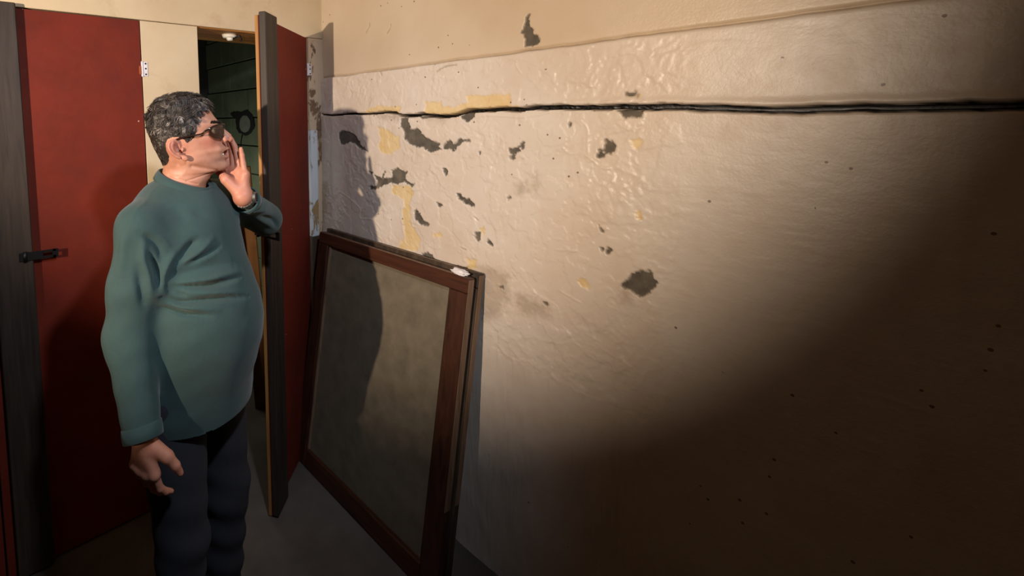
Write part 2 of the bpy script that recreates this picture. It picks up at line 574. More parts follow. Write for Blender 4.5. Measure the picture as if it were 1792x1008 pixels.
CRACK = A1([(0, 236), (60, 240), (160, 240), (230, 248), (330, 240), (460, 230), (600, 238), (700, 228), (790, 216), (920, 226), (950, 250), (1010, 254), (1110, 248), (1170, 235), (1260, 252), (1450, 264), (1560, 240), (1640, 205), (1790, 203)]) \
    + A4([(160, 192), (320, 190), (540, 186), (690, 172), (900, 165), (1090, 172), (1280, 174), (1500, 165), (1790, 166), (2300, 170), (3200, 190)])

ys = np.concatenate([np.arange(-1.9, -.35, .05), np.arange(-.35, .40, .012), np.arange(.40, BY + .0015, .003)])
ys[-1] = BY
zs = np.concatenate([np.arange(0, .80, .03), np.arange(.80, 2.42, .003), np.arange(2.43, 2.76, .04)])
ny, nz = len(ys), len(zs)
GY, GZ = np.meshgrid(ys, zs, indexing='ij')
GYf, GZf = GY.astype(np.float32), GZ.astype(np.float32)
X_LOW = AX - 0.013               # lower courses stand a little proud of the upper plaster


def plane_pts(poly):
    return np.array([on_x(p[0], p[1], X_LOW)[1:] for p in poly])


rough_d = (fbm2(GYf * 55, GZf * 55, 5, 4) - .47) * .015 + (fbm2(GYf * 150, GZf * 150, 9, 4) - .47) * .016


def poly_field(polys, soft, jitter=1.0, grow=0.0):
    out = np.zeros((ny, nz), np.float32)
    for poly in polys:
        P = plane_pts(poly)
        lo = P.min(0) - .03; hi = P.max(0) + .03
        i0, i1 = np.searchsorted(ys, (lo[0], hi[0])); j0, j1 = np.searchsorted(zs, (lo[1], hi[1]))
        if i1 <= i0 or j1 <= j0: continue
        y = GY[i0:i1, j0:j1]; z = GZ[i0:i1, j0:j1]
        d = np.full(y.shape, 9.0); ins = np.zeros(y.shape, bool)
        for q in range(len(P)):
            a, b = P[q], P[(q + 1) % len(P)]
            e = b - a
            t = np.clip(((y - a[0]) * e[0] + (z - a[1]) * e[1]) / (e @ e + 1e-12), 0, 1)
            d = np.minimum(d, np.hypot(y - a[0] - t * e[0], z - a[1] - t * e[1]))
            c = (a[1] > z) != (b[1] > z)
            ins ^= c & (y < (b[0] - a[0]) * (z - a[1]) / (b[1] - a[1] + 1e-12) + a[0])
        sd = np.where(ins, -d, d) + rough_d[i0:i1, j0:j1] * jitter - grow
        v = np.clip(.5 - sd / soft, 0, 1)
        out[i0:i1, j0:j1] = np.maximum(out[i0:i1, j0:j1], v)
    return out


cement = poly_field(CEMENT, .004, .8, .001)
yellow = poly_field(YELLOW, .004, 1.0)
dirt_shade = poly_field(DIRT, .03, 1.6)
seam_n = (fbm2(GYf * 9, GZf * 0 + 3.3, 21, 4) - .47) * .010
step = np.clip((Z_SEAM + seam_n - GZf) / .004 + .5, 0, 1)       # 1 below the seam
upper = 1 - step
C = plane_pts(CRACK); C = C[np.argsort(C[:, 0])]
cz = np.interp(ys, C[:, 0], C[:, 1])[:, None] + (fbm2(GYf * 40, GZf * 0 + 1.1, 31, 4) - .47) * .008
cw = np.interp(ys, [-.5, .5, 1.2, 1.6, 1.95], [.0078, .0078, .0064, .0040, .0028])[:, None] * (.75 + .5 * fbm2(GYf * 30, GZf * 0 + 7.7, 41, 3))
crack = np.clip((cw - np.abs(GZf - cz)) / .003 + .5, 0, 1)
lip = np.exp(-((GZf - cz - .014) / .010) ** 2)
LINES = [A1([(1335, -203), (1385, -237), (1450, -263), (1540, -280)]), A1([(1385, -240), (1440, -262), (1545, -275)]),
         A1([(568, -610), (600, -668), (612, -712)]), A1([(790, -606), (822, -655), (830, -700)]),
         A3([(497, 640), (500, 690), (545, 765)]), A3([(550, 600), (510, 630), (497, 660)]),
         A2([(330, 95), (430, 165), (540, 270), (525, 340), (560, 375), (660, 380), (720, 430), (760, 490)]),
         A4([(980, 590), (1060, 650), (1200, 655), (1380, 790), (1480, 800)]), A4([(1180, 310), (1240, 400), (1245, 640)]),
         A6([(960, 730), (1060, 790), (1170, 850)]), A6([(910, 300), (1030, 305), (1130, 315)]),
         A2([(1590, 678), (1645, 698)]), A5([(60, 360), (100, 400)]), A1([(735, -215), (745, -200), (755, -170)]),
         A4([(75, 270), (200, 250), (420, 262), (540, 270), (700, 250), (850, 215)])]
DARKLINE = (0, 1, 2, 3, 11, 12, 13)
scratch = np.zeros((ny, nz), np.float32); ridge_l = np.zeros((ny, nz), np.float32)
for q, ln_ in enumerate(LINES):
    P = subdiv(plane_pts(ln_), 8)
    lo = P.min(0) - .02; hi = P.max(0) + .02
    i0, i1 = np.searchsorted(ys, (lo[0], hi[0])); j0, j1 = np.searchsorted(zs, (lo[1], hi[1]))
    y = GY[i0:i1, j0:j1]; z = GZ[i0:i1, j0:j1]; d = np.full(y.shape, 9.0)
    for a, b in zip(P[:-1], P[1:]):
        e = b - a
        t = np.clip(((y - a[0]) * e[0] + (z - a[1]) * e[1]) / (e @ e + 1e-12), 0, 1)
        d = np.minimum(d, np.hypot(y - a[0] - t * e[0], z - a[1] - t * e[1]))
    w = .0028 * (.4 + 1.2 * fbm2(y * 60, z * 60, 140 + q, 2))
    g = np.exp(-(d / w) ** 2)
    if q in DARKLINE: scratch[i0:i1, j0:j1] = np.maximum(scratch[i0:i1, j0:j1], g)
    else: ridge_l[i0:i1, j0:j1] = np.maximum(ridge_l[i0:i1, j0:j1], g)
# trowel relief
wy = GYf + .05 * (fbm2(GYf * 6, GZf * 6, 51, 3) - .47); wz = GZf + .05 * (fbm2(GYf * 6 + 9, GZf * 6, 61, 3) - .47)
rid = 1 - np.abs(2 * fbm2(wy * 24 + wz * 7, wz * 30 - wy * 9, 71, 4) / .94 - 1)
rid2 = 1 - np.abs(2 * fbm2(wy * 34 + wz * 16, wz * 30 - wy * 12, 81, 3) / .88 - 1)
msk = np.clip((fbm2(GYf * 5, GZf * 5, 91, 3) - .36) * 5, 0, 1)
msk2 = np.clip((fbm2(GYf * 3.1 + 5, GZf * 3.7, 95, 3) - .42) * 6, 0, 1)
flake = np.clip((fbm2(wy * 11, wz * 11, 101, 6) - .5) / .02, 0, 1)  # thin loose layers with a crisp edge
flake2 = np.clip((fbm2(wy * 19 + 4, wz * 15, 111, 6) - .53) / .02, 0, 1)
near = np.clip((GYf - .30) / .25, .25, 1)
relief = near * step * (.0030 * (rid ** 3 - .3) * (.12 + .88 * msk * msk2) + .0022 * (rid2 ** 3 - .3) * msk * (1 - .6 * msk2) + .0013 * flake + .0012 * flake2) \
    + upper * .0012 * (fbm2(GYf * 7, GZf * 7, 121, 4) - .47) + .004 * (fbm2(GYf * 2.2, GZf * 2.2, 131, 2) - .4)
hgt = step * (AX - X_LOW) + relief + .003 * lip * step - yellow * .0016 * step - cement * .0055
hgt = hgt - crack * .06 - scratch * .004 + ridge_l * .0018
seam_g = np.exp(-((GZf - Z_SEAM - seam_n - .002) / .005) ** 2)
hgt = hgt - .007 * seam_g
V = np.stack([AX - hgt, GY, GZ], -1).reshape(-1, 3)
idx = np.arange(ny * nz).reshape(ny, nz)
Fq = np.stack([idx[:-1, :-1], idx[:-1, 1:], idx[1:, 1:], idx[1:, :-1]], -1).reshape(-1, 4)
me = mesh_np('wall_right', V, Fq)
dark_tone = np.exp(-((GYf - BY) / .03) ** 2) * np.clip((Z_SEAM - GZf) / .2, 0, 1) * .3  # wall darkens towards the partition, below the seam
set_attr(me, 'cement', cement.ravel()); set_attr(me, 'gap', np.clip(crack * 1.6 - .3 + scratch * .8, 0, 1).ravel()); set_attr(me, 'yellow', (yellow * (1 - cement)).ravel())
set_attr(me, 'dirt_shade', np.clip(dirt_shade * .55 + dark_tone + .85 * seam_g * (.3 + fbm2(GYf * 12, GZf * 12, 151, 3)), 0, 1).ravel()); set_attr(me, 'upper', upper.ravel())  # seam_g adds the seam's shade line as painted colour, beside stained patches
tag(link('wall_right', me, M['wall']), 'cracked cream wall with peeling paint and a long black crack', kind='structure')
wb = box('wall_backing', (AX + .07, -1.9, 0), (AX + .17, BY, 2.75), M['closet_dark'], None, 0)
wb.name = 'wall_right_backing'; tag(wb, 'dark masonry behind the cracked right wall', kind='structure')

# --- partition with two doorways (built from panels, the joints between them open)
XD0, XD1 = -.03 * K, .617 * K      # closed doorway
XO0, XO1 = .892 * K, 1.545 * K     # open doorway
TP = .09                           # thickness of the partition
part = empty('wall_back', (0, BY, 0))
tag(part, 'beige boarded partition holding the red doors', kind='structure')
part_upper = box('wall_panel', (-2.1, BY, ZT + .0015), (AX + .06, BY + TP, 2.75), M['beige'], part, .0015)
box('wall_panel', (XD1 + .002, BY, 0), (XO0, BY + TP, ZT - .0015), M['beige'], part, .0015)
box('wall_panel', (-2.1, BY, 0), (-.64 * K, BY + TP, ZT - .0015), M['beige'], part, .0015)
# narrow strip between open doorway and corner: flaking beige above, flaking white below
zj = on_y(541, 228, BY)[2]
zk = on_y(555, 412, BY)[2]
o = box('wall_strip', (XO1 + .004, BY - .004, zj), (AX + .05, BY + TP, ZT - .0015), M['strip'], part, .0015)
tag(o, 'flaking beige strip beside the corner')
o = box('wall_strip', (XO1 + .004, BY - .012, zk), (XO1 + .046, BY + TP, zj), M['jamb'], part, .003)
tag(o, 'narrow post with flaking white paint')
box('wall_strip', (XO1 + .046, BY - .002, zk), (AX + .05, BY + TP, zj), M['strip'], part, .002)
o = box('wall_strip', (XO1 + .004, BY - .010, 0), (AX + .05, BY + TP, zk), M['dark_frame'], part, .002)  # bottom of the strip in a darker wood colour
tag(o, 'dark foot of the corner strip')
# timber soffit behind the head of the open doorway
soff = box('trim_1', (XO0 - .03, BY + .012, ZT - .004), (AX, 2.184, ZT + .02), M['soffit'], None, .002)
tag(soff, 'yellow timber board over the open doorway', kind='structure')

# --- closet beyond the open doorway: the block wall runs on, painted green
YC = 3.35
wc = empty('wall_closet', (AX + .05, 2.8, 0))
tag(wc, 'green painted block wall inside the dark closet', kind='structure')
box('mortar', (AX + .006, BY + TP + .001, 0), (AX + .12, YC, 2.45), M['mortar'], wc, 0)
course = (.232 - .018) * K
bl_mesh = None
zc = Z_SEAM - course * 9
row = 0
while zc < 2.42:
    if zc + course > .15:
        yy = BY + TP + .01 - (.19 if row % 2 else .06)
        while yy < YC - .02:
            y0 = max(yy, BY + TP + .004); y1 = min(yy + .375, YC - .004)
            if y1 - y0 > .03:
                dx = random.uniform(-.002, .002)
                box('block', (AX - .004 + dx, y0, max(zc, .01)), (AX + .02, y1, min(zc + course - .007, 2.44)), M['green'], wc, .003)
            yy += .382
    zc += course; row += 1
box('mortar', (AX + .006, BY + TP + .001, 2.45), (AX + .12, YC, 2.5), M['mortar'], wc, 0)
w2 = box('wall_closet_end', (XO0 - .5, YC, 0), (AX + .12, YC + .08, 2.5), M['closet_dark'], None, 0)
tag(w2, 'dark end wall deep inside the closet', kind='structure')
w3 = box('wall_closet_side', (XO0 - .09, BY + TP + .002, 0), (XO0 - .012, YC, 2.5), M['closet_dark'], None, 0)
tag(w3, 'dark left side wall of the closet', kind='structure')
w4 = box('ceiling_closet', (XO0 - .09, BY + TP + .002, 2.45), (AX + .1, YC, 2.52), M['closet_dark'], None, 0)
tag(w4, 'dark closet ceiling', kind='structure')

# added fill light with no visible source, lifts the green closet wall
l = bpy.data.lights.new('closet_fill', 'POINT'); l.energy = 4.5; l.color = (1.0, 1.0, .9); l.shadow_soft_size = .15
o = bpy.data.objects.new('closet_fill', l); COL.objects.link(o); o.location = (XO0 + .12, BY + .62, 1.15)

# dark round painted mark on the green blocks: ring, pale oval, drip
pm = empty('painted_mark', on_x(428, 216, AX - .008))
tag(pm, 'dark round paint mark with pale oval centre on the green block wall', 'painted mark')


def disc_on_wall(name, cpx, cpy, rx, ry, mat, off, jit, seed, pts=None):
    bm = bmesh.new(); r = random.Random(seed); n = 28
    a = []; b2 = []
    for i in range(n):
        t = 2 * math.pi * i / n
        j = 1 + jit * (r.random() - .5)
        p = on_x(cpx + rx * j * math.cos(t), cpy + ry * j * math.sin(t), AX - .0075)
        a.append(bm.verts.new((AX - .0075 - off, p[1], p[2]))); b2.append(bm.verts.new((AX - .003, p[1], p[2])))
    bm.faces.new(a); bm.faces.new(b2[::-1])
    for i in range(n): bm.faces.new((a[i], b2[i], b2[(i + 1) % n], a[(i + 1) % n]))
    return link(name, from_bm(bm, name), mat, pm, False)


disc_on_wall('dark_ring', 429, 215, 16.5, 22, M['dark_tone'], .0015, .12, 1)
disc_on_wall('dark_blot', 413, 201, 8, 7, M['dark_tone'], .0010, .5, 2)
disc_on_wall('pale_oval', 429, 217, 9.5, 15, M['mark_pale'], .0024, .06, 3)
bm = bmesh.new(); bm_tube(bm, [on_x(x, y, AX - .009) for x, y in ((424, 236), (422, 245), (421, 256), (422, 262))], [.004, .003, .0025, .001], 6)
link('drip', from_bm(bm, 'drip'), M['dark_tone'], pm)

# plank leaning inside the closet behind the man's hand
bm = bmesh.new()
head = Vector(pt(422, 292, 2.28)); foot = Vector((head.x + .17, head.y + .16, 0.004))
d = (foot - head).normalized()
side = Vector(Rv) - d * Vector(Rv).dot(d); side.normalize()
nrm = d.cross(side)
Mx = Matrix.Translation((foot + head) / 2) @ Matrix((side, nrm, d)).transposed().to_4x4()
L = (head - foot).length
bm_box(bm, (-.045, -.011, -L / 2), (.045, .011, L / 2), .002, Mx)
tag(link('wooden_plank', from_bm(bm, 'wooden_plank'), M['plank'], None, False), 'ochre wooden plank leaning in the open doorway behind the raised hand', 'plank')

# white porcelain lamp holder under the soffit
lp = Vector(on_z(402, 61, ZT - .004))
lh = empty('lamp_holder', (lp.x, lp.y, ZT - .004))
tag(lh, 'small white lamp holder with dark bare wire under the doorway board', 'lamp holder')
bm = bmesh.new()
r = bmesh.ops.create_cone(bm, cap_ends=True, segments=20, radius1=.030, radius2=.036, depth=.014, matrix=Matrix.Translation((lp.x, lp.y, ZT - .011)))
link('base', from_bm(bm, 'base'), M['porcelain'], lh)
bm = bmesh.new()
bmesh.ops.create_cone(bm, cap_ends=True, segments=16, radius1=.012, radius2=.017, depth=.012, matrix=Matrix.Translation((lp.x, lp.y, ZT - .024)))
link('socket', from_bm(bm, 'socket'), M['porcelain'], lh)
e = Vector(on_z(420, 61, ZT - .012))
tube('wire', [(lp.x + .02, lp.y, ZT - .018), (lp.x * .5 + e.x * .5, lp.y + .01, ZT - .022), (e.x, e.y, ZT - .016), (e.x + .014, e.y + .012, ZT - .03), (e.x + .004, e.y + .004, ZT - .038)], .0045, M['black_metal'], lh, 7)


# ------------------------------------------------------------------ doors
def hinge(parent, M4, label=None, rust=True):
    """butt hinge leaf, local: x across, z up, y towards the room is negative"""
    bm = bmesh.new()
    bm_box(bm, (-.001, -.004, -.028), (.020, 0, .028), .0015, M4)
    bm_box(bm, (-.006, -.007, -.030), (.002, 0.001, .030), .002, M4)
    h = link('hinge', from_bm(bm, 'hinge'), M['white_metal'], parent, False)
    for z in (-.020, .002, .021):
        bm = bmesh.new()
        bmesh.ops.create_cone(bm, cap_ends=True, segments=10, radius1=.0033, radius2=.0033, depth=.002, matrix=M4 @ Matrix.Translation((.011, -.0045, z)) @ Matrix.Rotation(math.pi / 2, 4, 'X'))
        link('screw', from_bm(bm, 'screw'), M['black_metal'], h, False)
    return h


def hasp(parent, M4):
    """iron hasp strap with a slot; local x along the strap, -y towards the room, z up"""
    bm = bmesh.new()
    L0, L1, hh, t = -.045, .066, .0150, .004
    bm_box(bm, (L0, -t, -hh), (.026, 0, hh), .0012, M4)                      # strap
    bm_box(bm, (.026, -t, .006), (L1, 0, hh), .0012, M4)                    # upper and lower lip of the slot
    bm_box(bm, (.026, -t, -hh), (L1, 0, -.006), .0012, M4)
    bm_box(bm, (.054, -t, -hh), (L1 + .006, 0, hh), .0012, M4)
    h = link('hasp', from_bm(bm, 'hasp'), M['black_metal'], parent, False)
    bm = bmesh.new()
    bmesh.ops.create_cone(bm, cap_ends=True, segments=10, radius1=.006, radius2=.006, depth=.036, matrix=M4 @ Matrix.Translation((-.028, -.003, 0)))
    link('pin', from_bm(bm, 'pin'), M['black_metal'], h)
    return h


def door(name, hinge_xy, angle, width, batten_inset, label, with_hasp):
    """hinged on the right; local x runs from the hinge towards the free edge, local y = +1 faces the room"""
    root = empty(name, (hinge_xy[0], hinge_xy[1], .01))
    tag(root, label, kind='structure')
    M4 = Matrix.Translation((hinge_xy[0], hinge_xy[1], 0)) @ Matrix.Rotation(angle, 4, 'Z')
    h0, h1 = .012, ZT - .004
    bm = bmesh.new(); bm_box(bm, (0.003, -.013, h0), (width, 0, h1), .0015, M4)
    # red face skin and raw wood core edge
    core = link('door_core', from_bm(bm, 'door_core'), M['pale_wood'], root, False)
    bm = bmesh.new(); bm_box(bm, (0.002, 0, h0), (width - .001, .0025, h1), .0008, M4)
    link('door_panel', from_bm(bm, 'door_panel'), M['red'], root, False)
    bm = bmesh.new(); bm_box(bm, (width - batten_inset - .112, .0025, h0), (width - batten_inset, .031, h1 + .012), .003, M4)
    link('batten', from_bm(bm, 'batten'), M['batten'], root, False)
    return root, M4


# closed door on the left
d1, M1 = door('door_1', (XD1, BY + .0), math.pi, XD1 - XD0, .03, 'closed red door with dark batten on the left side', True)
Mh = Matrix.Translation((XD1 + .0035, BY + .0015, on_y(252, 121, BY)[2]))
hg = hinge(d1, Mh)
tag(hg, 'white hinge leaf with three dark screws')
bm = bmesh.new(); bm_box(bm, (-.014, -.006, -.022), (-.003, 0, .012), .002, Mh)
link('rust_patch', from_bm(bm, 'rust_patch'), M['rust'], d1, False)
hl, hr = on_y(33, 452, BY - .035), on_y(95, 441, BY - .02)
ang = math.atan2(hr[2] - hl[2], hr[0] - hl[0])
Mp = Matrix.Translation((hl[0] + .046, BY - .032, hl[2])) @ Matrix.Rotation(-ang, 4, 'Y')
tag(hasp(d1, Mp), 'black iron hasp with slotted strap')

# open door, swung into the room
HX, HY = 1.535 * K, BY - .004
d2, M2 = door('door_2', (HX, HY), math.radians(180 + 36.8), .547, .001, 'red door standing open beside the cracked wall', True)
zh = on_y(541, 122, BY)[2]
Mh2 = Matrix.Translation((HX + .006, BY - .006, zh))
tag(hinge(d2, Mh2), 'white painted hinge by the corner')
bm = bmesh.new(); bm_box(bm, (-.02, .0026, zh - .004), (.028, .0045, zh + .004), .0008, M2)
link('rust_patch', from_bm(bm, 'rust_patch'), M['rust'], d2, False)
# its hasp stands off the batten, swung towards the red panel
q0, q1 = Vector(M2 @ Vector((.53, .036, 0))), Vector(M2 @ Vector((.40, .10, 0)))
e0 = Vector(pt(491, 416, 1.0)) - Vector(CAM)
tdir = Vector((math.cos(math.radians(12)), math.sin(math.radians(12)), 0))
bl = M2 @ Vector((.475, .033, 0))
depth_b = (bl - Vector((0, 0, 0))).dot(Vector(Fv))
pe = Vector(pt(491, 415, 1.60)); ps = Vector(pt(452, 405, 1.66))
ax = (pe - ps).normalized(); up = (Vector((0, 0, 1)) - ax * ax.z).normalized(); yv = up.cross(ax)
Mo = Matrix.Translation(pe - ax * .074) @ Matrix((ax, yv, up)).transposed().to_4x4()
tag(hasp(d2, Mo), 'black iron hasp swung out from the batten')

# next red door, mostly outside the picture
d3, M3_ = door('door_3', (XD0 - .004, BY + .0), math.pi, .53, .03, 'red door at the far left edge, almost outside the picture', False)


# ------------------------------------------------------------------ window sashes leaning on the right wall
def sash(name, y0, y1, ztop, x_top, thick, rail, stile, label, mats, pane=True, lean=0.155, bead=True):
    """a wooden sash whose top edge rests at x_top and whose foot stands further out"""
    Lh = ztop / math.cos(lean)
    xf = x_top - ztop * math.tan(lean)
    root = empty(name, (xf, (y0 + y1) / 2, 0))
    tag(root, label, 'window sash')
    # local: x thickness (0 = front), y width, z along the height
    M4 = Matrix.Translation((xf, 0, .004)) @ Matrix.Rotation(lean, 4, 'Y')
    mr, mv, me_ = mats

    def b(n, lo, hi, m, bev=.003, par=root):
        bm = bmesh.new(); bm_box(bm, lo, hi, bev, M4)
        return link(n, from_bm(bm, n), m, par, False)
    b('stile', (0, y0, 0), (thick, y0 + stile, Lh - rail - .001), mv)
    b('stile', (0, y1 - stile, 0), (thick, y1, Lh - rail - .001), mv)
    b('top_rail', (0, y0, Lh - rail), (thick, y1, Lh), mr)
    b('bottom_rail', (0, y0 + stile + .001, 0), (thick, y1 - stile - .001, rail * 1.5), mr)
    if bead:
        b('bead', (.010, y1 - stile - .012, rail * 1.5), (.024, y1 - stile, Lh - rail - .001), me_, .002)
        b('bead', (.010, y0 + stile, rail * 1.5), (.024, y0 + stile + .010, Lh - rail - .001), mv, .002)
    if pane:
        b('pane', (thick * .52, y0 + stile - .004, rail * 1.5 - .004), (thick * .52 + .003, y1 - stile + .004, Lh - rail + .004), M['pane'], 0)
    # bare wood on the outer edge and along the top
    b('worn_edge', (.004, y0 - .0012, .3), (thick - .004, y0, Lh - .006), me_, 0)
    b('worn_edge', (.006, y0 + .05, Lh), (thick * .45, y1 - .04, Lh + .001), me_, 0)
    return root, M4, Lh


SZ = EYE - .547
s1, MS1, LS1 = sash('window_sash', .944, 1.792, SZ, AX - .104, .036, .052, .072, 'front brown wooden window sash with dusty dark pane leaning on wall', (M['frame'], M['frame_v'], M['frame_worn']))
s2, MS2, LS2 = sash('window_sash', .940, 1.806, SZ + .006, AX - .052, .030, .050, .066, 'dark weathered window sash leaning behind the brown one, against the wall', (M['dark_frame'], M['dark_frame'], M['frame_worn']))

# broken white plaster lying on the top rail
c = MS1 @ Vector((.022, .944 + .055, LS1 + .008))
bm = bmesh.new()
bmesh.ops.create_icosphere(bm, subdivisions=3, radius=1)
for v in bm.verts:
    n = 1 + .35 * math.sin(v.co.x * 5 + 1) * math.sin(v.co.y * 4) + .15 * math.sin(v.co.z * 9)
    v.co = Vector((v.co.x * .017 * n, v.co.y * .033 * n, v.co.z * .009 * n)) + c
tag(link('plaster_chunk', from_bm(bm, 'plaster_chunk'), M['plaster'], None, True), 'small white plaster chunk lying on the top rail of the front window sash', 'plaster chunk')


# ------------------------------------------------------------------ implicit surfaces for the man
def smin(a, b, k):
    h = np.clip(.5 + .5 * (b - a) / k, 0, 1)
    return b * (1 - h) + a * h - k * h * (1 - h)


def sd_cone(P, a, b, ra, rb):
    a = np.asarray(a, np.float32); b = np.asarray(b, np.float32)
    ab = b - a
    t = np.clip(((P - a) @ ab) / (ab @ ab), 0, 1)
    return np.linalg.norm(P - a - t[..., None] * ab, axis=-1) - (ra + (rb - ra) * t)


def sd_ell(P, c, r, Rm):
    q = (P - np.asarray(c, np.float32)) @ np.asarray(Rm, np.float32).T
    r = np.asarray(r, np.float32)
    k0 = np.linalg.norm(q / r, axis=-1); k1 = np.linalg.norm(q / (r * r), axis=-1)
    return k0 * (k0 - 1) / np.maximum(k1, 1e-6)


def surface_nets(fn, lo, hi, h):
    lo = np.asarray(lo, float)
    n = np.ceil((np.asarray(hi) - lo) / h).astype(int) + 1
    ax_ = [lo[i] + h * np.arange(n[i]) for i in range(3)]
    D = np.empty(n, np.float32)
    for i in range(0, n[0], 16):
        P = np.stack(np.meshgrid(ax_[0][i:i + 16], ax_[1], ax_[2], indexing='ij'), -1).astype(np.float32)
        D[i:i + 16] = fn(P)
    S = D < 0
    s = np.zeros(n - 1, np.int8)
    sl = [(slice(0, -1), slice(1, None))] * 3
    for a in (0, 1):
        for b in (0, 1):
            for c_ in (0, 1):
                s += S[sl[0][a], sl[1][b], sl[2][c_]]
    act = (s > 0) & (s < 8)
    I = np.argwhere(act)
    acc = np.zeros((len(I), 3)); cnt = np.zeros(len(I))
    corners = [(a, b, c_) for a in (0, 1) for b in (0, 1) for c_ in (0, 1)]
    for p in corners:
        for d_ in range(3):
            if p[d_]: continue
            q = list(p); q[d_] = 1
            v0 = D[I[:, 0] + p[0], I[:, 1] + p[1], I[:, 2] + p[2]]; v1 = D[I[:, 0] + q[0], I[:, 1] + q[1], I[:, 2] + q[2]]
            x = (v0 < 0) != (v1 < 0)
            t = np.where(x, v0 / np.where(x, v0 - v1, 1), 0)
            pos = np.tile(np.array(p, float), (len(I), 1)); pos[:, d_] = t
            acc += pos * x[:, None]; cnt += x
    Vt = (I + acc / cnt[:, None]) * h + lo
    vid = np.full(n - 1, -1, np.int64); vid[act] = np.arange(len(I))
    quads = []
    for d_ in range(3):
        u, w = [(1, 2), (2, 0), (0, 1)][d_]
        s0 = [slice(None)] * 3; s1 = [slice(None)] * 3
        s0[d_] = slice(0, -1); s1[d_] = slice(1, None)
        A_, B_ = S[tuple(s0)], S[tuple(s1)]
        E = np.argwhere(A_ != B_)
        E = E[(E[:, u] > 0) & (E[:, w] > 0) & (E[:, u] < n[u] - 1) & (E[:, w] < n[w] - 1)]
        flip = A_[E[:, 0], E[:, 1], E[:, 2]]
        def g(du, dw):
            e = E.copy(); e[:, u] -= du; e[:, w] -= dw
            return vid[e[:, 0], e[:, 1], e[:, 2]]
        q = np.stack([g(1, 1), g(0, 1), g(0, 0), g(1, 0)], -1)
        q = np.where(flip[:, None], q, q[:, ::-1])
        quads.append(q)
    return Vt, np.concatenate(quads)


# --- body frame
DM = 1.30                         # distance of the man along the optical axis
HO = pt(320, 258, DM)             # ear canal line
vh = HO - CAM; vh[2] = 0; vh /= np.linalg.norm(vh)
rh = np.array([vh[1], -vh[0], 0.0])
FH = rh * math.cos(math.radians(8)) - vh * math.sin(math.radians(8))
LH = np.array([-FH[1], FH[0], 0.0])
ZU = np.array([0, 0, 1.0])
TB = pt(322, 310, DM + .005)
TY = math.radians(40)
FT = rh * math.cos(TY) - vh * math.sin(TY)
LT = np.array([-FT[1], FT[0], 0.0])
RT = np.stack([FT, LT, ZU])       # rows: torso axes


def tb(f, l, z):
    return np.array([TB[0], TB[1], 0]) + FT * f + LT * l + ZU * z


def hl_(x, y, z):
    return HO + FH * x + LH * y + ZU * z


def sag(px, py):
    """photograph point to the man's own sagittal plane (forward, up)"""
    r = ray(px, py); t = ((HO - CAM) @ LH) / (r @ LH)
    d_ = CAM + r * t - HO
    return np.array([d_ @ FH, d_ @ ZU])


zN = TB[2]
SHR = pt(247, 398, 1.17); ELR = pt(227, 590, 1.16); WRR = pt(250, 760, 1.10)
SHL = tb(.030, .165, zN - .090); ELL = pt(465, 384, 1.56); WRL = pt(425, 344, 1.335)
ADL = (WRL - ELL) / np.linalg.norm(WRL - ELL); WSL = WRL - ADL * .034
ADR = (WRR - ELR) / np.linalg.norm(WRR - ELR)
# neck ring of the sweatshirt: a tilted plane fitted to the neckline
NC = HO + FH * sag(324, 318)[0]; NR = .0735
_n = [(280, 308), (300, 316.6), (323, 325), (342, 331), (353.5, 332.7), (361, 329)]
_a = np.linspace(0, 2 * np.pi, 721)
_ring = np.array([[NC[0] + NR * math.cos(a), NC[1] + NR * math.sin(a), zN] for a in _a])
_uv, _d = project(_ring)
_rows = []
for x_, y_ in _n:
    near_ = _d < np.median(_d)
    i_ = np.argmin(np.abs(_uv[:, 0] - x_) + 1e3 * ~near_)
    r_ = ray(x_, y_); t_ = _d[i_]
    q_ = _ring[i_] - NC
    _rows.append((q_ @ FT, q_ @ LT, (CAM + r_ * t_)[2]))
_rows = np.array(_rows)
NP = np.linalg.lstsq(np.column_stack([_rows[:, :2], np.ones(len(_rows))]), _rows[:, 2], rcond=None)[0]


def neck_ring(a, r):
    q_ = FT * math.cos(a) * r + LT * math.sin(a) * r
    return np.array([NC[0] + q_[0], NC[1] + q_[1], NP[2] + NP[0] * math.cos(a) * r + NP[1] * math.sin(a) * r])


man = empty('person', tb(0, 0, 0))
tag(man, 'man in green sweatshirt and sunglasses, left hand raised beside his mouth', 'person')


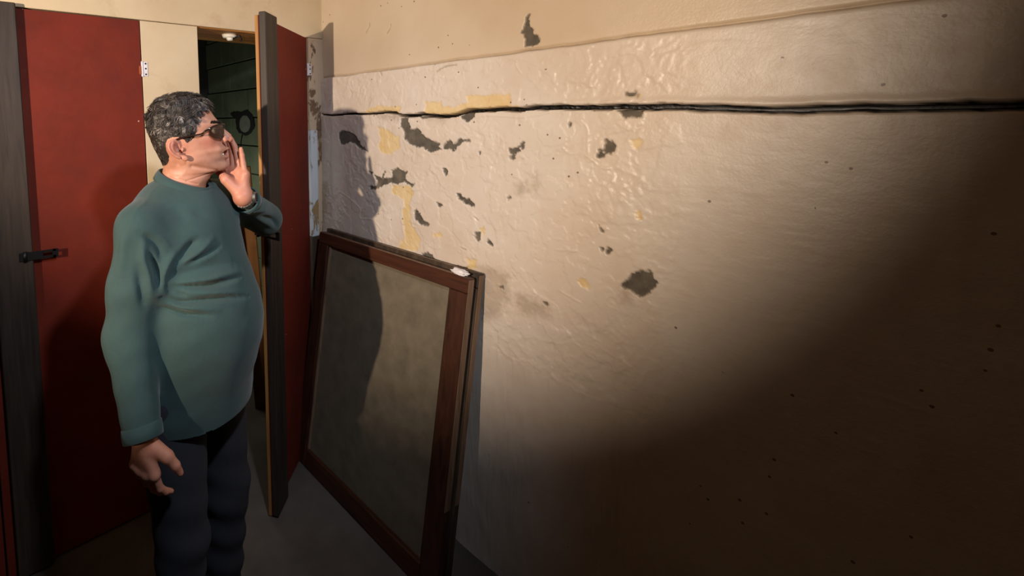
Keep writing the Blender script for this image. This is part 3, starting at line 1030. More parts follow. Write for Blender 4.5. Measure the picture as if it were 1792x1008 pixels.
def shirt_fn(P):
    d_ = sd_ell(P, tb(.020, 0, zN - .215), (.128, .165, .205), RT)
    d_ = smin(d_, sd_ell(P, tb(.062, 0, zN - .405), (.152, .172, .20), RT), .07)
    d_ = smin(d_, sd_ell(P, tb(.010, 0, zN - .60), (.156, .186, .24), RT), .06)
    d_ = smin(d_, sd_ell(P, tb(-.050, 0, zN - .15), (.075, .13, .13), RT), .06)
    d_ = smin(d_, sd_cone(P, tb(-.030, -.045, zN - .078), SHR, .070, .056), .05)
    d_ = smin(d_, sd_cone(P, tb(-.025, .045, zN - .078), SHL, .070, .060), .05)
    ARM = SHR + (ELR - SHR) * .55
    ar = smin(sd_cone(P, SHR, ARM, .054, .064), sd_cone(P, ARM, ELR, .064, .058), .02)
    ar = smin(ar, sd_cone(P, ELR, WRR, .058, .043), .03)
    ar = np.maximum(ar, (P - WRR.astype(np.float32)) @ ADR.astype(np.float32))
    ar = smin(ar, sd_cone(P, pt(272, 428, 1.175), pt(277, 505, 1.150), .036, .020), .03)
    d_ = smin(d_, ar, .035)
    al = sd_cone(P, SHL, ELL, .062, .049)
    al = np.maximum(smin(al, sd_cone(P, ELL, WRL, .049, .036), .03), (P - WSL.astype(np.float32)) @ ADL.astype(np.float32))
    d_ = smin(d_, al, .03)
    # open at the neck, the hem and the cuffs
    q_ = P - np.array([NC[0], NC[1], 0], np.float32)
    rr_ = np.hypot(q_[..., 0], q_[..., 1])
    top_ = P[..., 2] - (NP[2] + NP[0] * (q_ @ FT.astype(np.float32)) + NP[1] * (q_ @ LT.astype(np.float32)) - .024)
    d_ = np.maximum(d_, -np.maximum(rr_ - .0735, -top_))
    return d_


lo = np.minimum.reduce([tb(.22, -.36, .8), tb(-.2, -.36, .8), tb(.22, .3, .8), tb(-.2, .3, .8), ELL - .08])
hi = np.maximum.reduce([tb(.22, -.36, .8), tb(-.2, -.36, .8), tb(.22, .3, .8), tb(-.2, .3, .8), ELL + .08])
lo[2] = zN - .66; hi[2] = zN + .075
SV, SF = surface_nets(shirt_fn, lo, hi, .0045)


def smooth_mesh(V, Fq, it=2, lam=.5):
    n = len(V)
    e = np.concatenate([Fq[:, [0, 1]], Fq[:, [1, 2]], Fq[:, [2, 3]], Fq[:, [3, 0]]])
    for _ in range(it):
        acc = np.zeros((n, 3)); c_ = np.zeros(n)
        for a, b in ((0, 1), (1, 0)):
            for k_ in range(3): acc[:, k_] += np.bincount(e[:, a], V[e[:, b], k_], n)
            c_ += np.bincount(e[:, a], minlength=n)
        V = V + lam * (acc / np.maximum(c_, 1)[:, None] - V)
    return V


def normals(V, Fq):
    nf = np.cross(V[Fq[:, 2]] - V[Fq[:, 0]], V[Fq[:, 3]] - V[Fq[:, 1]])
    N = np.zeros_like(V)
    for j in range(4):
        for k_ in range(3): N[:, k_] += np.bincount(Fq[:, j], nf[:, k_], len(V))
    return N / np.maximum(np.linalg.norm(N, axis=1), 1e-12)[:, None]


SV = smooth_mesh(SV, SF, 3)


def on_mesh(V, px, py, N=None):
    uv, z = project(V)
    for rad in (3, 6, 12, 25, 60):
        m = np.hypot(uv[:, 0] - px, uv[:, 1] - py) < rad
        if m.any():
            i = np.where(m)[0]; return V[i[np.argmin(z[i])]]
    return pt(px, py, DM)


def fold(V, N, pts, amp, sig, ends=True):
    P = subdiv([on_mesh(V, *p) for p in pts], 14)
    m = np.where((V >= P.min(0) - 3 * sig).all(1) & (V <= P.max(0) + 3 * sig).all(1))[0]
    best = np.full(len(m), 9.0); bt = np.zeros(len(m))
    for i in range(len(P) - 1):
        a, b = P[i], P[i + 1]; e_ = b - a
        t = np.clip(((V[m] - a) @ e_) / (e_ @ e_ + 1e-12), 0, 1)
        d_ = np.linalg.norm(V[m] - a - t[:, None] * e_, axis=1)
        u = d_ < best
        best[u] = d_[u]; bt[u] = (i + t[u]) / (len(P) - 1)
    tap = np.sin(np.pi * np.clip(bt, .03, .97)) ** .6
    out = np.zeros(len(V)); out[m] = amp * tap * np.exp(-(best / sig) ** 2)
    return out


FOLDS = [
    ([(316, 460), (331, 434), (349, 418)], -.011, .0105), ([(320, 460), (348, 441), (374, 418)], .006, .008),
    ([(322, 464), (357, 449), (386, 433)], -.007, .008), ([(345, 456), (365, 447), (390, 434)], .004, .007),
    ([(298, 484), (330, 476), (375, 465), (410, 462)], -.006, .016),
    ([(304, 495), (366, 487), (424, 476)], .007, .0085), ([(295, 502), (340, 499), (384, 493), (420, 481)], -.010, .0075),
    ([(310, 514), (384, 513), (430, 514)], .005, .009),
    ([(284, 523), (316, 527), (366, 524), (402, 520), (437, 521)], -.011, .0072), ([(295, 509), (330, 516)], -.007, .007),
    ([(288, 532), (330, 536), (384, 541)], .006, .008), ([(284, 541), (322, 547), (368, 552)], -.008, .008),
    ([(264, 449), (272, 469), (277, 487), (279, 504)], -.014, .0085), ([(247, 407), (256, 416), (270, 425), (282, 440), (284, 472)], -.006, .010),
    ([(252, 414), (254, 451), (262, 482), (266, 520)], .007, .010), ([(244, 470), (248, 505), (255, 541)], -.006, .011),
    ([(222, 400), (214, 440), (207, 490)], .004, .013), ([(306, 440), (290, 470), (280, 505)], .007, .009),
    ([(434, 363), (450, 360), (468, 354)], -.008, .007), ([(460, 381), (479, 387), (487, 399)], -.010, .0085),
    ([(436, 369), (452, 371), (470, 366)], .005, .008), ([(447, 382), (467, 392), (486, 402)], .005, .008),
    ([(410, 352), (424, 358), (444, 352)], -.004, .006),
    ([(300, 360), (318, 372), (322, 392)], -.0025, .018), ([(338, 366), (350, 372), (366, 374)], -.002, .012),
]
SEAMS = [[(222, 392), (242, 396), (259, 404), (278, 416), (289, 425), (304, 441), (314, 456)],
         [(276, 322), (266, 334), (251, 353), (236, 372), (229, 391)]]
SN = normals(SV, SF)
tot = np.zeros(len(SV))
for p_, a_, s_ in FOLDS: tot += fold(SV, SN, p_, a_ * (.95 if p_[0][0] > 405 and p_[0][1] < 400 else 1.7), s_ * .9)
for p_ in SEAMS: tot += fold(SV, SN, p_, .0022, .0045)
lowf = np.sin(SV[:, 2] * 90 + np.sin(SV[:, 0] * 40) * 1.3 + SV[:, 1] * 22) * .0007 * np.clip((zN - .12 - SV[:, 2]) / .15, 0, 1)
SV = SV + SN * (tot + lowf)[:, None]
SV = smooth_mesh(SV, SF, 1)
# drop the closing faces at the hem
keep = ~((SV[SF][:, :, 2] < zN - .645).all(1))
sw = link('sweatshirt', mesh_np('sweatshirt', SV, SF[keep]), M['shirt'], man)
tag(sw, 'faded green crew neck sweatshirt')

# collar, cuffs and hem
def ring_strip(name, pts, w, t, mat, parent, axis=None):
    """flat ribbed band following a closed ring"""
    n = len(pts); pts = [Vector(p) for p in pts]
    c = sum(pts, Vector()) / n
    bm = bmesh.new(); rings = []
    for i, p in enumerate(pts):
        tg = (pts[(i + 1) % n] - pts[i - 1]).normalized()
        ax_ = Vector(axis[i] if isinstance(axis, list) else axis)
        ax_ = (ax_ - tg * ax_.dot(tg)).normalized()
        out = tg.cross(ax_).normalized()
        if out.dot(p - c) < 0: out = -out
        prof = [(-w / 2, 0), (-w / 2 + .002, t), (0, t * 1.25), (w / 2 - .002, t), (w / 2, 0), (w / 2 - .002, -t * .5), (-w / 2 + .002, -t * .5)]
        rings.append([bm.verts.new(p + ax_ * a + out * b_) for a, b_ in prof])
    k_ = len(rings[0])
    for i in range(n):
        A_, B_ = rings[i], rings[(i + 1) % n]
        for j in range(k_): bm.faces.new((A_[j], A_[(j + 1) % k_], B_[(j + 1) % k_], B_[j]))
    return link(name, from_bm(bm, name), mat, parent)


n = 64
colr = []; cax = []
for i in range(n):
    a = 2 * math.pi * i / n
    p0 = neck_ring(a, .0675); p1 = neck_ring(a, .077)
    p1[2] -= .017
    colr.append((p0 + p1) / 2 - np.array([0, 0, .002])); cax.append(Vector(p0 - p1))
ring_strip('collar', colr, .029, .0060, M['shirt'], sw, cax)


def limb_ring(a, b, r, t, n=40):
    d_ = Vector(b - a).normalized(); s_ = d_.orthogonal().normalized(); q_ = d_.cross(s_)
    c = Vector(a) + Vector(b - a) * t
    return [c + (s_ * math.cos(2 * math.pi * i / n) + q_ * math.sin(2 * math.pi * i / n)) * r for i in range(n)], d_


rg, d_ = limb_ring(ELL, WSL, .0372, .965)
ring_strip('cuff', rg, .034, .003, M['shirt'], sw, d_)
rg, d_ = limb_ring(ELR, WRR, .043, .97)
ring_strip('cuff', rg, .034, .003, M['shirt'], sw, d_)

# trousers
HPR, HPL = tb(0, -.095, .88), tb(0, .095, .88)
KNR, KNL = tb(.03, -.105, .47), tb(.03, .105, .47)
ANR, ANL = tb(-.01, -.11, .085), tb(-.01, .11, .085)


def trouser_fn(P):
    d_ = sd_ell(P, tb(0, 0, .90), (.145, .178, .13), RT)
    for h_, k_, a_ in ((HPR, KNR, ANR), (HPL, KNL, ANL)):
        g_ = smin(sd_cone(P, h_, k_, .098, .068), sd_cone(P, k_, a_, .068, .062), .03)
        d_ = smin(d_, g_, .03)
    return np.maximum(d_, tb(0, 0, .05)[2] - P[..., 2])


cor = [tb(f, l, 0) for f in (-.2, .22) for l in (-.24, .24)]
lo = np.min(cor, 0); hi = np.max(cor, 0); lo[2] = .03; hi[2] = 1.02
TV, TF = surface_nets(trouser_fn, lo, hi, .009)
TV = smooth_mesh(TV, TF, 2)
tn = normals(TV, TF)
TV = TV + tn * (.004 * np.sin(TV[:, 2] * 60 + TV[:, 0] * 25))[:, None] * np.clip((.75 - TV[:, 2]) / .4, 0, 1)[:, None]
tag(link('trousers', mesh_np('trousers', TV, TF), M['trouser'], man), 'dark trousers')
for an, s_ in ((ANR, -1), (ANL, 1)):
    base = np.array([an[0], an[1], 0])

    def shoe_fn(P, base=base, s_=s_):
        q = lambda f, l, z: base + FT * f + LT * (l + s_ * f * .12) + ZU * z
        d_ = smin(sd_cone(P, q(-.05, 0, .042), q(.13, 0, .034), .040, .034), sd_cone(P, q(-.03, 0, .05), q(-.01, 0, .10), .040, .045), .03)
        d_ = smin(d_, sd_ell(P, q(.11, 0, .032), (.075, .046, .036), RT), .02)
        return np.maximum(d_, .014 - P[..., 2])
    cor = [base + FT * f + LT * l for f in (-.12, .22) for l in (-.08, .08)]
    lo = np.min(cor, 0); hi = np.max(cor, 0); lo[2] = 0; hi[2] = .15
    V_, F_ = surface_nets(shoe_fn, lo, hi, .006)
    sh = link('shoe', mesh_np('shoe', smooth_mesh(V_, F_, 2), F_), M['shoe'], man)
    bm = bmesh.new(); pts_ = []
    for i in range(28):
        a = 2 * math.pi * i / 28
        f, l = .045 + .135 * math.cos(a), (.043 if math.cos(a) > 0 else .038) * math.copysign(abs(math.sin(a)) ** .7, math.sin(a))
        pts_.append(base + FT * f + LT * (l + s_ * f * .12))
    bot = [bm.verts.new((p[0], p[1], .001)) for p in pts_]; top = [bm.verts.new((p[0], p[1], .018)) for p in pts_]
    bm.faces.new(bot[::-1]); bm.faces.new(top)
    for i in range(28): bm.faces.new((bot[i], bot[(i + 1) % 28], top[(i + 1) % 28], top[i]))
    link('sole', from_bm(bm, 'sole'), M['sole'], sh)

# ------------------------------------------------------------------ head: sections between the face line and the nape
SECT = [  # face px, back px, half width, front narrowing
    ((322, 171), (322, 171), .002, 0), ((336, 173), (305, 174), .036, 0), ((348, 177), (288, 180), .054, 0),
    ((359, 184), (273, 191), .066, 0), ((368, 194), (266, 203), .072, -.02), ((375, 204), (263, 215), .075, -.04),
    ((381, 211), (262, 226), .076, -.06), ((384.5, 217), (264, 237), .076, -.08), ((383, 225), (267, 247), .075, -.10),
    ((384, 235), (271, 257), .073, -.12), ((387, 245), (275, 265), .070, -.16), ((391, 253), (279, 272), .068, -.2),
    ((396.5, 259), (282, 278), .066, -.24), ((395.5, 265), (284, 283), .064, -.27), ((396, 272), (285, 287), .062, -.30),
    ((395, 279), (286, 291), .060, -.33), ((398.5, 285), (286, 295), .058, -.36), ((399, 291), (285, 299), .057, -.38),
    ((393, 296.5), (284, 303), .057, -.36), ((381, 300), (283, 306), .058, -.30), ((372, 305), (282, 309), .060, -.2),
    ((367, 312), (281, 314), .062, -.1), ((361, 322), (280, 322), .0625, 0), ((359, 338), (281, 338), .058, 0), ((354, 362), (285, 362), .050, 0), ((348, 375), (292, 375), .03, 0)]
NS = 96


def sect_interp(k):
    F_ = np.array([sag(*s_[0]) for s_ in SECT]); B_ = np.array([sag(*s_[1]) for s_ in SECT])
    w_ = np.array([[s_[2], s_[3]] for s_ in SECT])
    return subdiv(F_, k), subdiv(B_, k), subdiv(w_, k)


FI, BI, WI = sect_interp(5)
V = []
th = np.linspace(0, 2 * np.pi, NS, endpoint=False)
for f_, b_, w_ in zip(FI, BI, WI):
    mid = (f_ + b_) / 2; hf = (f_ - b_) / 2
    ct, st = np.cos(th), np.sin(th)
    ec = np.sign(ct) * np.abs(ct) ** .92; es = np.sign(st) * np.abs(st) ** .86
    yw = w_[0] * es * (1 + w_[1] * np.clip(ct, -.2, 1))
    V.append(np.stack([mid[0] + hf[0] * ec, yw, mid[1] + hf[1] * ec], -1))
V = np.array(V); nr = len(V)
bm = bmesh.new()


def toW(q): return Vector(hl_(q[0], q[1], q[2]))


vs = [[bm.verts.new(toW(q)) for q in row_] for row_ in V]
for i in range(nr - 1):
    for j in range(NS):
        bm.faces.new((vs[i][j], vs[i][(j + 1) % NS], vs[i + 1][(j + 1) % NS], vs[i + 1][j]))
bm.faces.new(vs[0]); bm.faces.new(vs[-1][::-1])


def side_pt(px, py, y):
    """photograph point to the plane at lateral distance |y| on the near side of the head"""
    r = ray(px, py); t = ((HO - CAM) @ LH - abs(y)) / (r @ LH)
    d_ = CAM + r * t - HO
    return np.array([d_ @ FH, d_ @ ZU])


def S3(px, py, y):
    q = side_pt(px, py, y); return np.array([q[0], y, q[1]])


R3 = Matrix((FH, LH, ZU)).transposed().to_3x3()


def ell_h(c, r, tilt=0, yawr=0, u=24, v=16):
    Mr = R3 @ Matrix.Rotation(tilt, 3, 'Y') @ Matrix.Rotation(yawr, 3, 'Z')
    bm_ellipsoid(bm, toW(c), r, Mr, u, v)


def cone_h(pts_, rads, n=14):
    P = subdiv(pts_, 5); rr = np.interp(np.linspace(0, 1, len(P)), np.linspace(0, 1, len(rads)), rads)
    bm_tube(bm, [toW(q) for q in P], list(rr), n)


# nose
cone_h([S3(379, 219, 0), S3(386, 227, 0), S3(393.5, 235, 0), S3(399, 241, 0)], [.010, .0090, .0115, .0130])
ell_h(S3(400.5, 242.5, 0), (.0128, .0122, .0104), .35)
for s_ in (-1, 1):
    ell_h(S3(391.5, 244.5, s_ * .0115), (.0112, .0072, .0082), .2)
    # brow ridge, cheek, ear
    yb, yo = s_ * .068, s_ * .090
    helix = [(316, 259, .073), (312, 251, .078), (307, 246.5, .083), (301, 246.5, .088), (296, 251, .093), (295.5, 259, .0955), (300, 267, .0945), (307, 273, .090), (315, 277, .084)]
    cone_h([S3(x, y, s_ * z) for x, y, z in helix], [.0030, .0036, .0040, .0042, .0042, .0040, .0038, .0042, .0052], 10)
    cone_h([S3(x, y, s_ * z) for x, y, z in ((308, 252, .082), (303, 255, .087), (302.5, 261, .090), (307, 266, .088), (314, 268.5, .083))], [.0025, .0032, .0036, .0036, .0040], 10)  # antihelix
    ell_h(S3(322.5, 276.5, s_ * .080), (.0105, .0052, .0075), .5)  # lobe
    ell_h(S3(319.5, 262, s_ * .074), (.0045, .0045, .0062), .2)   # tragus
    # back of the ear (shell)
    Pm = [S3(300, 249, s_ * .090), S3(297, 256, s_ * .092), S3(302, 265, s_ * .090), S3(312, 273, s_ * .082)]
    cone_h([q + np.array([.004, -s_ * .004, 0]) for q in Pm], [.006, .007, .007, .006], 10)
    ell_h(S3(308, 259, s_ * .077), (.012, .006, .016), .35)
# lips
cone_h([S3(384, 266.5, -.021), S3(393.5, 261.8, -.010), S3(397.5, 260.5, 0), S3(393.5, 261.8, .010), S3(384, 266.5, .021)], [.003, .0056, .0062, .0056, .003])
cone_h([S3(385, 272, -.019), S3(393, 273.5, -.010), S3(396.5, 274, 0), S3(393, 273.5, .010), S3(385, 272, .019)], [.003, .0060, .0068, .0060, .003])
me0 = from_bm(bm, 'body_raw')
tmp = bpy.data.objects.new('tmp', me0); COL.objects.link(tmp)
md = tmp.modifiers.new('r', 'REMESH'); md.mode = 'VOXEL'; md.voxel_size = .0016
md2 = tmp.modifiers.new('s', 'SMOOTH'); md2.factor = .5; md2.iterations = 7
dg = bpy.context.evaluated_depsgraph_get()
me1 = bpy.data.meshes.new_from_object(tmp.evaluated_get(dg))
bpy.data.objects.remove(tmp)


def mesh_arrays(me):
    co = np.empty(len(me.vertices) * 3); me.vertices.foreach_get('co', co)
    me.calc_loop_triangles()
    lt = np.array([len(p.vertices) for p in me.polygons])
    li = np.empty(len(me.loops), np.int32); me.loops.foreach_get('vertex_index', li)
    if (lt == 4).all(): return co.reshape(-1, 3), li.reshape(-1, 4)
    st = np.concatenate([[0], np.cumsum(lt)[:-1]])
    q = np.stack([li[st], li[st + 1], li[st + 2], li[st + np.minimum(3, lt - 1)]], -1)
    return co.reshape(-1, 3), q


HV, HF = mesh_arrays(me1)
# carve features in the head frame
Q = np.stack([(HV - HO) @ FH, (HV - HO) @ LH, (HV - HO) @ ZU], -1)
HN = normals(HV, HF)


def gauss(c, s_):
    return np.exp(-(((Q - c) / s_) ** 2).sum(1))


disp = np.zeros(len(HV)); dark = np.zeros(len(HV)); flush = np.zeros(len(HV)); stub = np.zeros(len(HV))
for s_ in (-1, 1):
    e_ = S3(380, 228.5, s_ * .031)
    disp -= .0095 * gauss(e_, np.array([.03, .0155, .0085]))
    disp += .0050 * gauss(S3(377, 229, s_ * .033), np.array([.02, .010, .0055]))      # lids over the eyes
    disp += .0035 * gauss(S3(377, 217.5, s_ * .026), np.array([.02, .020, .0070]))    # brow ridge
    disp += .0050 * gauss(S3(371, 243, s_ * .045), np.array([.022, .020, .016]))      # cheek
    disp += .0040 * gauss(S3(345, 281, s_ * .060), np.array([.024, .03, .014]))       # jaw corner
    disp += .0035 * gauss(S3(366, 284, s_ * .050), np.array([.022, .03, .012]))       # jowl
    disp += .0025 * gauss(S3(384, 262, s_ * .030), np.array([.014, .015, .018]))
    jl = subdiv([S3(336, 291, s_ * .06), S3(352, 294, s_ * .057), S3(366, 296.5, s_ * .05), S3(380, 299, s_ * .03)], 8)
    dm = np.min(np.stack([np.hypot(Q[:, 0] - p_[0], Q[:, 2] - p_[2]) for p_ in jl]), 0)
    disp -= .0034 * np.exp(-(dm / .0055) ** 2) * (np.sign(s_) * Q[:, 1] > .01)
    nl = [S3(389.5, 247, s_ * .016), S3(384, 256, s_ * .024), S3(381, 266, s_ * .028)]
    P = subdiv(nl, 6)
    dm = np.min(np.linalg.norm(Q[:, None, :] - P[None], axis=2), 1) if len(Q) < 40000 else np.min(np.stack([np.linalg.norm(Q - p_, axis=1) for p_ in P]), 0)
    disp -= .0022 * np.exp(-(dm / .0035) ** 2)
    ns = S3(395.5, 249.3, s_ * .0068)
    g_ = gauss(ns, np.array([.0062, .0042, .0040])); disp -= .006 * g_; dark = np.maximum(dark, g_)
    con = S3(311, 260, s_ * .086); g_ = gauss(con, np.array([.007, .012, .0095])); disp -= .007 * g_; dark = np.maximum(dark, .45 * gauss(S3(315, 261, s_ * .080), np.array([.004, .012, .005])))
    flush = np.maximum(flush, .5 * gauss(S3(372, 247, s_ * .045), np.array([.03, .035, .022])))
    flush = np.maximum(flush, .55 * gauss(S3(306, 260, s_ * .09), np.array([.03, .03, .035])))
mc, mf = sag(383, 270.5), sag(400, 266)
tz = (Q[:, 0] - mc[0]) / (mf[0] - mc[0])
mz = mc[1] + (mf[1] - mc[1]) * tz
inm = (tz > -.12) & (np.abs(Q[:, 1]) < .024)
open_ = .0046 * np.clip(tz + .1, .15, 1)
g_ = np.exp(-((Q[:, 2] - mz) / open_) ** 2) * inm
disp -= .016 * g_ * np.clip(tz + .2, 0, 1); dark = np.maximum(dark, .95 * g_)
flush = np.maximum(flush, .7 * gauss(S3(395, 267, 0), np.array([.016, .022, .013])))
flush = np.maximum(flush, .55 * gauss(S3(402, 242, 0), np.array([.02, .018, .012])))
disp += .0030 * gauss(S3(396, 288, 0), np.array([.015, .016, .011]))
disp -= .0025 * gauss(S3(395.5, 280.5, 0), np.array([.012, .02, .0035]))
stub = .55 * gauss(S3(385, 282, 0), np.array([.05, .07, .025])) + .35 * gauss(S3(392, 256, 0), np.array([.02, .035, .008]))
# neck creases
for (x0, y0, x1, y1) in ((330, 312, 374, 300), (300, 303, 350, 318)):
    a, b = sag(x0, y0), sag(x1, y1)
    u = (b - a) / np.linalg.norm(b - a); nn = np.array([-u[1], u[0]])
    dd = (Q[:, [0, 2]] - a) @ nn; al = (Q[:, [0, 2]] - a) @ u
    disp -= .0016 * np.exp(-(dd / .0022) ** 2) * ((al > 0) & (al < np.linalg.norm(b - a)))
HV = HV + HN * disp[:, None]
HV = smooth_mesh(HV, HF, 1, .4)
HN = normals(HV, HF)


# ------------------------------------------------------------------ hands and the hidden trunk
def hand_fn(wr, el, mcp, fingers, thumb, fr):
    """wrist, elbow, four knuckles, four chains of three joints, thumb chain of four joints"""
    def fn(P):
        d_ = sd_cone(P, el, wr, .036, .026)
        pal = sd_cone(P, wr, mcp[0], .021, .0125)
        for m_ in mcp[1:]: pal = smin(pal, sd_cone(P, wr, m_, .021, .0125), .010)
        for a_, b_ in zip(mcp[:-1], mcp[1:]): pal = smin(pal, sd_cone(P, a_, b_, .0120, .0120), .010)
        d_ = smin(d_, pal, .014)
        for m_, ch, r_ in zip(mcp, fingers, fr):
            c_ = sd_cone(P, m_, ch[0], r_ * 1.12, r_)
            c_ = smin(c_, sd_cone(P, ch[0], ch[1], r_, r_ * .9), .003)
            c_ = smin(c_, sd_cone(P, ch[1], ch[2], r_ * .92, r_ * .74), .003)
            d_ = smin(d_, c_, .0045)
        c_ = sd_cone(P, thumb[0], thumb[1], .0185, .0150)
        c_ = smin(c_, sd_cone(P, thumb[1], thumb[2], .0130, .0110), .006)
        c_ = smin(c_, sd_cone(P, thumb[2], thumb[3], .0110, .0082), .004)
        return smin(d_, c_, .010)
    return fn


# left hand, palm towards the face and the viewer, little finger nearest the door
mcpL = [pt(401, 300, 1.372), pt(410, 299, 1.362), pt(419, 301, 1.350), pt(428.5, 306, 1.338)]
finL = [[pt(398, 272, 1.385), pt(394, 257, 1.382), pt(391, 246, 1.375)],
        [pt(407, 267, 1.378), pt(402, 249, 1.376), pt(397, 236, 1.368)],
        [pt(415, 273, 1.362), pt(410.5, 256, 1.362), pt(405, 243.5, 1.358)],
        [pt(425.5, 286, 1.340), pt(423.5, 272, 1.340), pt(421.5, 260.5, 1.336)]]
thL = [pt(412, 330, 1.330), pt(395, 314, 1.325), pt(384, 301, 1.345), pt(378, 288, 1.362)]
fnL = hand_fn(WRL, WRL + (ELL - WRL) * .5, mcpL, finL, thL, (.0090, .0094, .0088, .0080))
allp = np.array(mcpL + thL + [WRL, WRL + (ELL - WRL) * .5] + [q for f_ in finL for q in f_])
LV, LF = surface_nets(fnL, allp.min(0) - .045, allp.max(0) + .045, .0018)
LV = smooth_mesh(LV, LF, 2)
# right hand, relaxed at the side
dn = np.array([0, 0, -1.0]); fa, pn = FT, LT
W0 = WRR
mcpR = [W0 + dn * a_ + fa * b_ for a_, b_ in ((.092, .030), (.096, .010), (.091, -.010), (.083, -.029))]
finR = []
for m_, s_ in zip(mcpR, (1, 1.08, 1.0, .82)):
    p_ = m_; ch = []
    for L_, g_ in ((.044, 16), (.027, 38), (.022, 55)):
        p_ = p_ + (dn * math.cos(math.radians(g_)) + pn * math.sin(math.radians(g_)) + fa * .05) * L_ * s_; ch.append(p_)
    finR.append(ch)
thR = [W0 + dn * .03 + fa * .022 + pn * .008]
for L_, dd in ((.042, dn * .62 + fa * .70 + pn * .32), (.032, dn * .82 + fa * .42 + pn * .34), (.026, dn * .92 + fa * .2 + pn * .34)):
    thR.append(thR[-1] + dd * L_)
fnR = hand_fn(W0, W0 + (ELR - W0) * .5, mcpR, finR, thR, (.0092, .0096, .0090, .0080))
allp = np.array(mcpR + thR + [W0, W0 + (ELR - W0) * .5] + [q for f_ in finR for q in f_])
RV, RF = surface_nets(fnR, allp.min(0) - .045, allp.max(0) + .045, .0025)
RV = smooth_mesh(RV, RF, 2)


def trunk_fn(P):
    d_ = sd_ell(P, tb(.010, 0, zN - .21), (.082, .130, .18), RT)
    d_ = smin(d_, sd_ell(P, tb(.030, 0, zN - .42), (.098, .122, .165), RT), .06)
    d_ = smin(d_, sd_ell(P, tb(0, 0, .92), (.115, .15, .13), RT), .06)
    d_ = smin(d_, sd_cone(P, tb(0, 0, zN - .10), tb(.005, 0, zN - .02), .055, .05), .03)
    for sh_, el_, wr_ in ((SHR, ELR, WRR), (SHL, ELL, WRL)):
        d_ = smin(d_, sd_cone(P, tb(0, 0, zN - .10), sh_, .045, .045), .03)
        d_ = smin(d_, sd_cone(P, sh_, el_, .045, .038), .02)
        d_ = smin(d_, sd_cone(P, el_, wr_, .038, .026), .02)
    for h_, k_, a_ in ((HPR, KNR, ANR), (HPL, KNL, ANL)):
        d_ = smin(d_, sd_cone(P, h_, k_, .075, .05), .02); d_ = smin(d_, sd_cone(P, k_, a_, .05, .038), .02)
    return d_


cor = np.array([tb(f, l, 0) for f in (-.2, .2) for l in (-.34, .3)] + [ELL + .05, ELL - .05])
lo = cor.min(0); hi = cor.max(0); lo[2] = .06; hi[2] = zN + .03
BV, BF = surface_nets(trunk_fn, lo, hi, .014)
parts = [(HV, HF), (LV, LF), (RV, RF), (BV, BF)]
off = 0; VV = []; FF = []
for v_, f_ in parts:
    VV.append(v_); FF.append(f_ + off); off += len(v_)
me = mesh_np('body', np.concatenate(VV), np.concatenate(FF))
pad = off - len(HV)
hand_flush = np.zeros(pad)
set_attr(me, 'dark', np.concatenate([dark, np.zeros(pad)])); set_attr(me, 'stubble', np.concatenate([np.clip(stub, 0, 1), np.zeros(pad)]))
set_attr(me, 'flush', np.concatenate([np.clip(flush, 0, 1), np.concatenate([np.full(len(LV), .25), np.full(len(RV), .2), np.zeros(len(BV))])]))
body = link('body', me, M['skin'], man)
tag(body, 'light skin, stubbled face turned to the wall')

# teeth and eyes
bm = bmesh.new()
for i in range(-3, 4):
    q = S3(390.5 - abs(i) * .9, 270.2 + abs(i) * .1, i * .0052)
    bm_box(bm, (-.0025, -.0024, -.0042), (.0025, .0024, .0042), .001, Matrix.Translation(toW(q)) @ R3.to_4x4())
link('teeth', from_bm(bm, 'teeth'), M['porcelain'], body)
for s_ in (-1, 1):
    bm = bmesh.new(); bm_ellipsoid(bm, toW(S3(374.5, 228.6, s_ * .032)), (.0115, .0115, .0095), R3)
    link('eye', from_bm(bm, 'eye'), M['porcelain'], body)
    bm = bmesh.new()
    for i in range(110):
        t = i / 109
        x = 385.5 - 13 * t; y = 217.0 - 2.8 * math.sin(t * 2.4) + random.uniform(-2.0, 2.0)
        yy = s_ * (.012 + .034 * t)
        p = toW(S3(x + .5 - 5 * t * t, y, yy)); d_ = (Vector(FH) * .15 + Vector(LH) * s_ * .8 + Vector(ZU) * random.uniform(-.1, .5)).normalized()
        bm_tube(bm, [p, p + d_ * .005 + Vector(FH) * .002, p + d_ * .010], [.0009, .0008, .0002], 4)
    me = from_bm(bm, 'eyebrow'); set_attr(me, 'grey', np.full(len(me.vertices), .05))
    tag(link('eyebrow', me, M['hair'], body), 'dark eyebrow', kind='stuff')

# ------------------------------------------------------------------ hair
HQ = np.stack([(HV - HO) @ FH, (HV - HO) @ LH, (HV - HO) @ ZU], -1)
hairline = [(366, 190), (357, 195), (350, 204), (346, 214), (345, 228), (341, 241), (334, 247), (327, 250), (322, 244), (313, 240.5), (303, 240), (294, 244), (290, 252), (291, 264), (296, 274), (294, 284), (288, 291), (278, 293), (262, 293), (235, 250), (240, 150), (372, 150)]
HLP = np.array([side_pt(p_[0], p_[1], .066 * min(1.0, max(0.0, (368 - p_[0]) / 24.0))) for p_ in hairline])


def in_poly(p, poly):
    ins = np.zeros(len(p), bool); d_ = np.full(len(p), 9.0)
    for i in range(len(poly)):
        a, b = poly[i], poly[(i + 1) % len(poly)]
        c_ = (a[1] > p[:, 1]) != (b[1] > p[:, 1])
        ins ^= c_ & (p[:, 0] < (b[0] - a[0]) * (p[:, 1] - a[1]) / (b[1] - a[1] + 1e-12) + a[0])
        e_ = b - a
        t = np.clip(((p - a) @ e_) / (e_ @ e_), 0, 1)
        d_ = np.minimum(d_, np.linalg.norm(p - a - t[:, None] * e_, axis=1))
    return np.where(ins, d_, -d_)


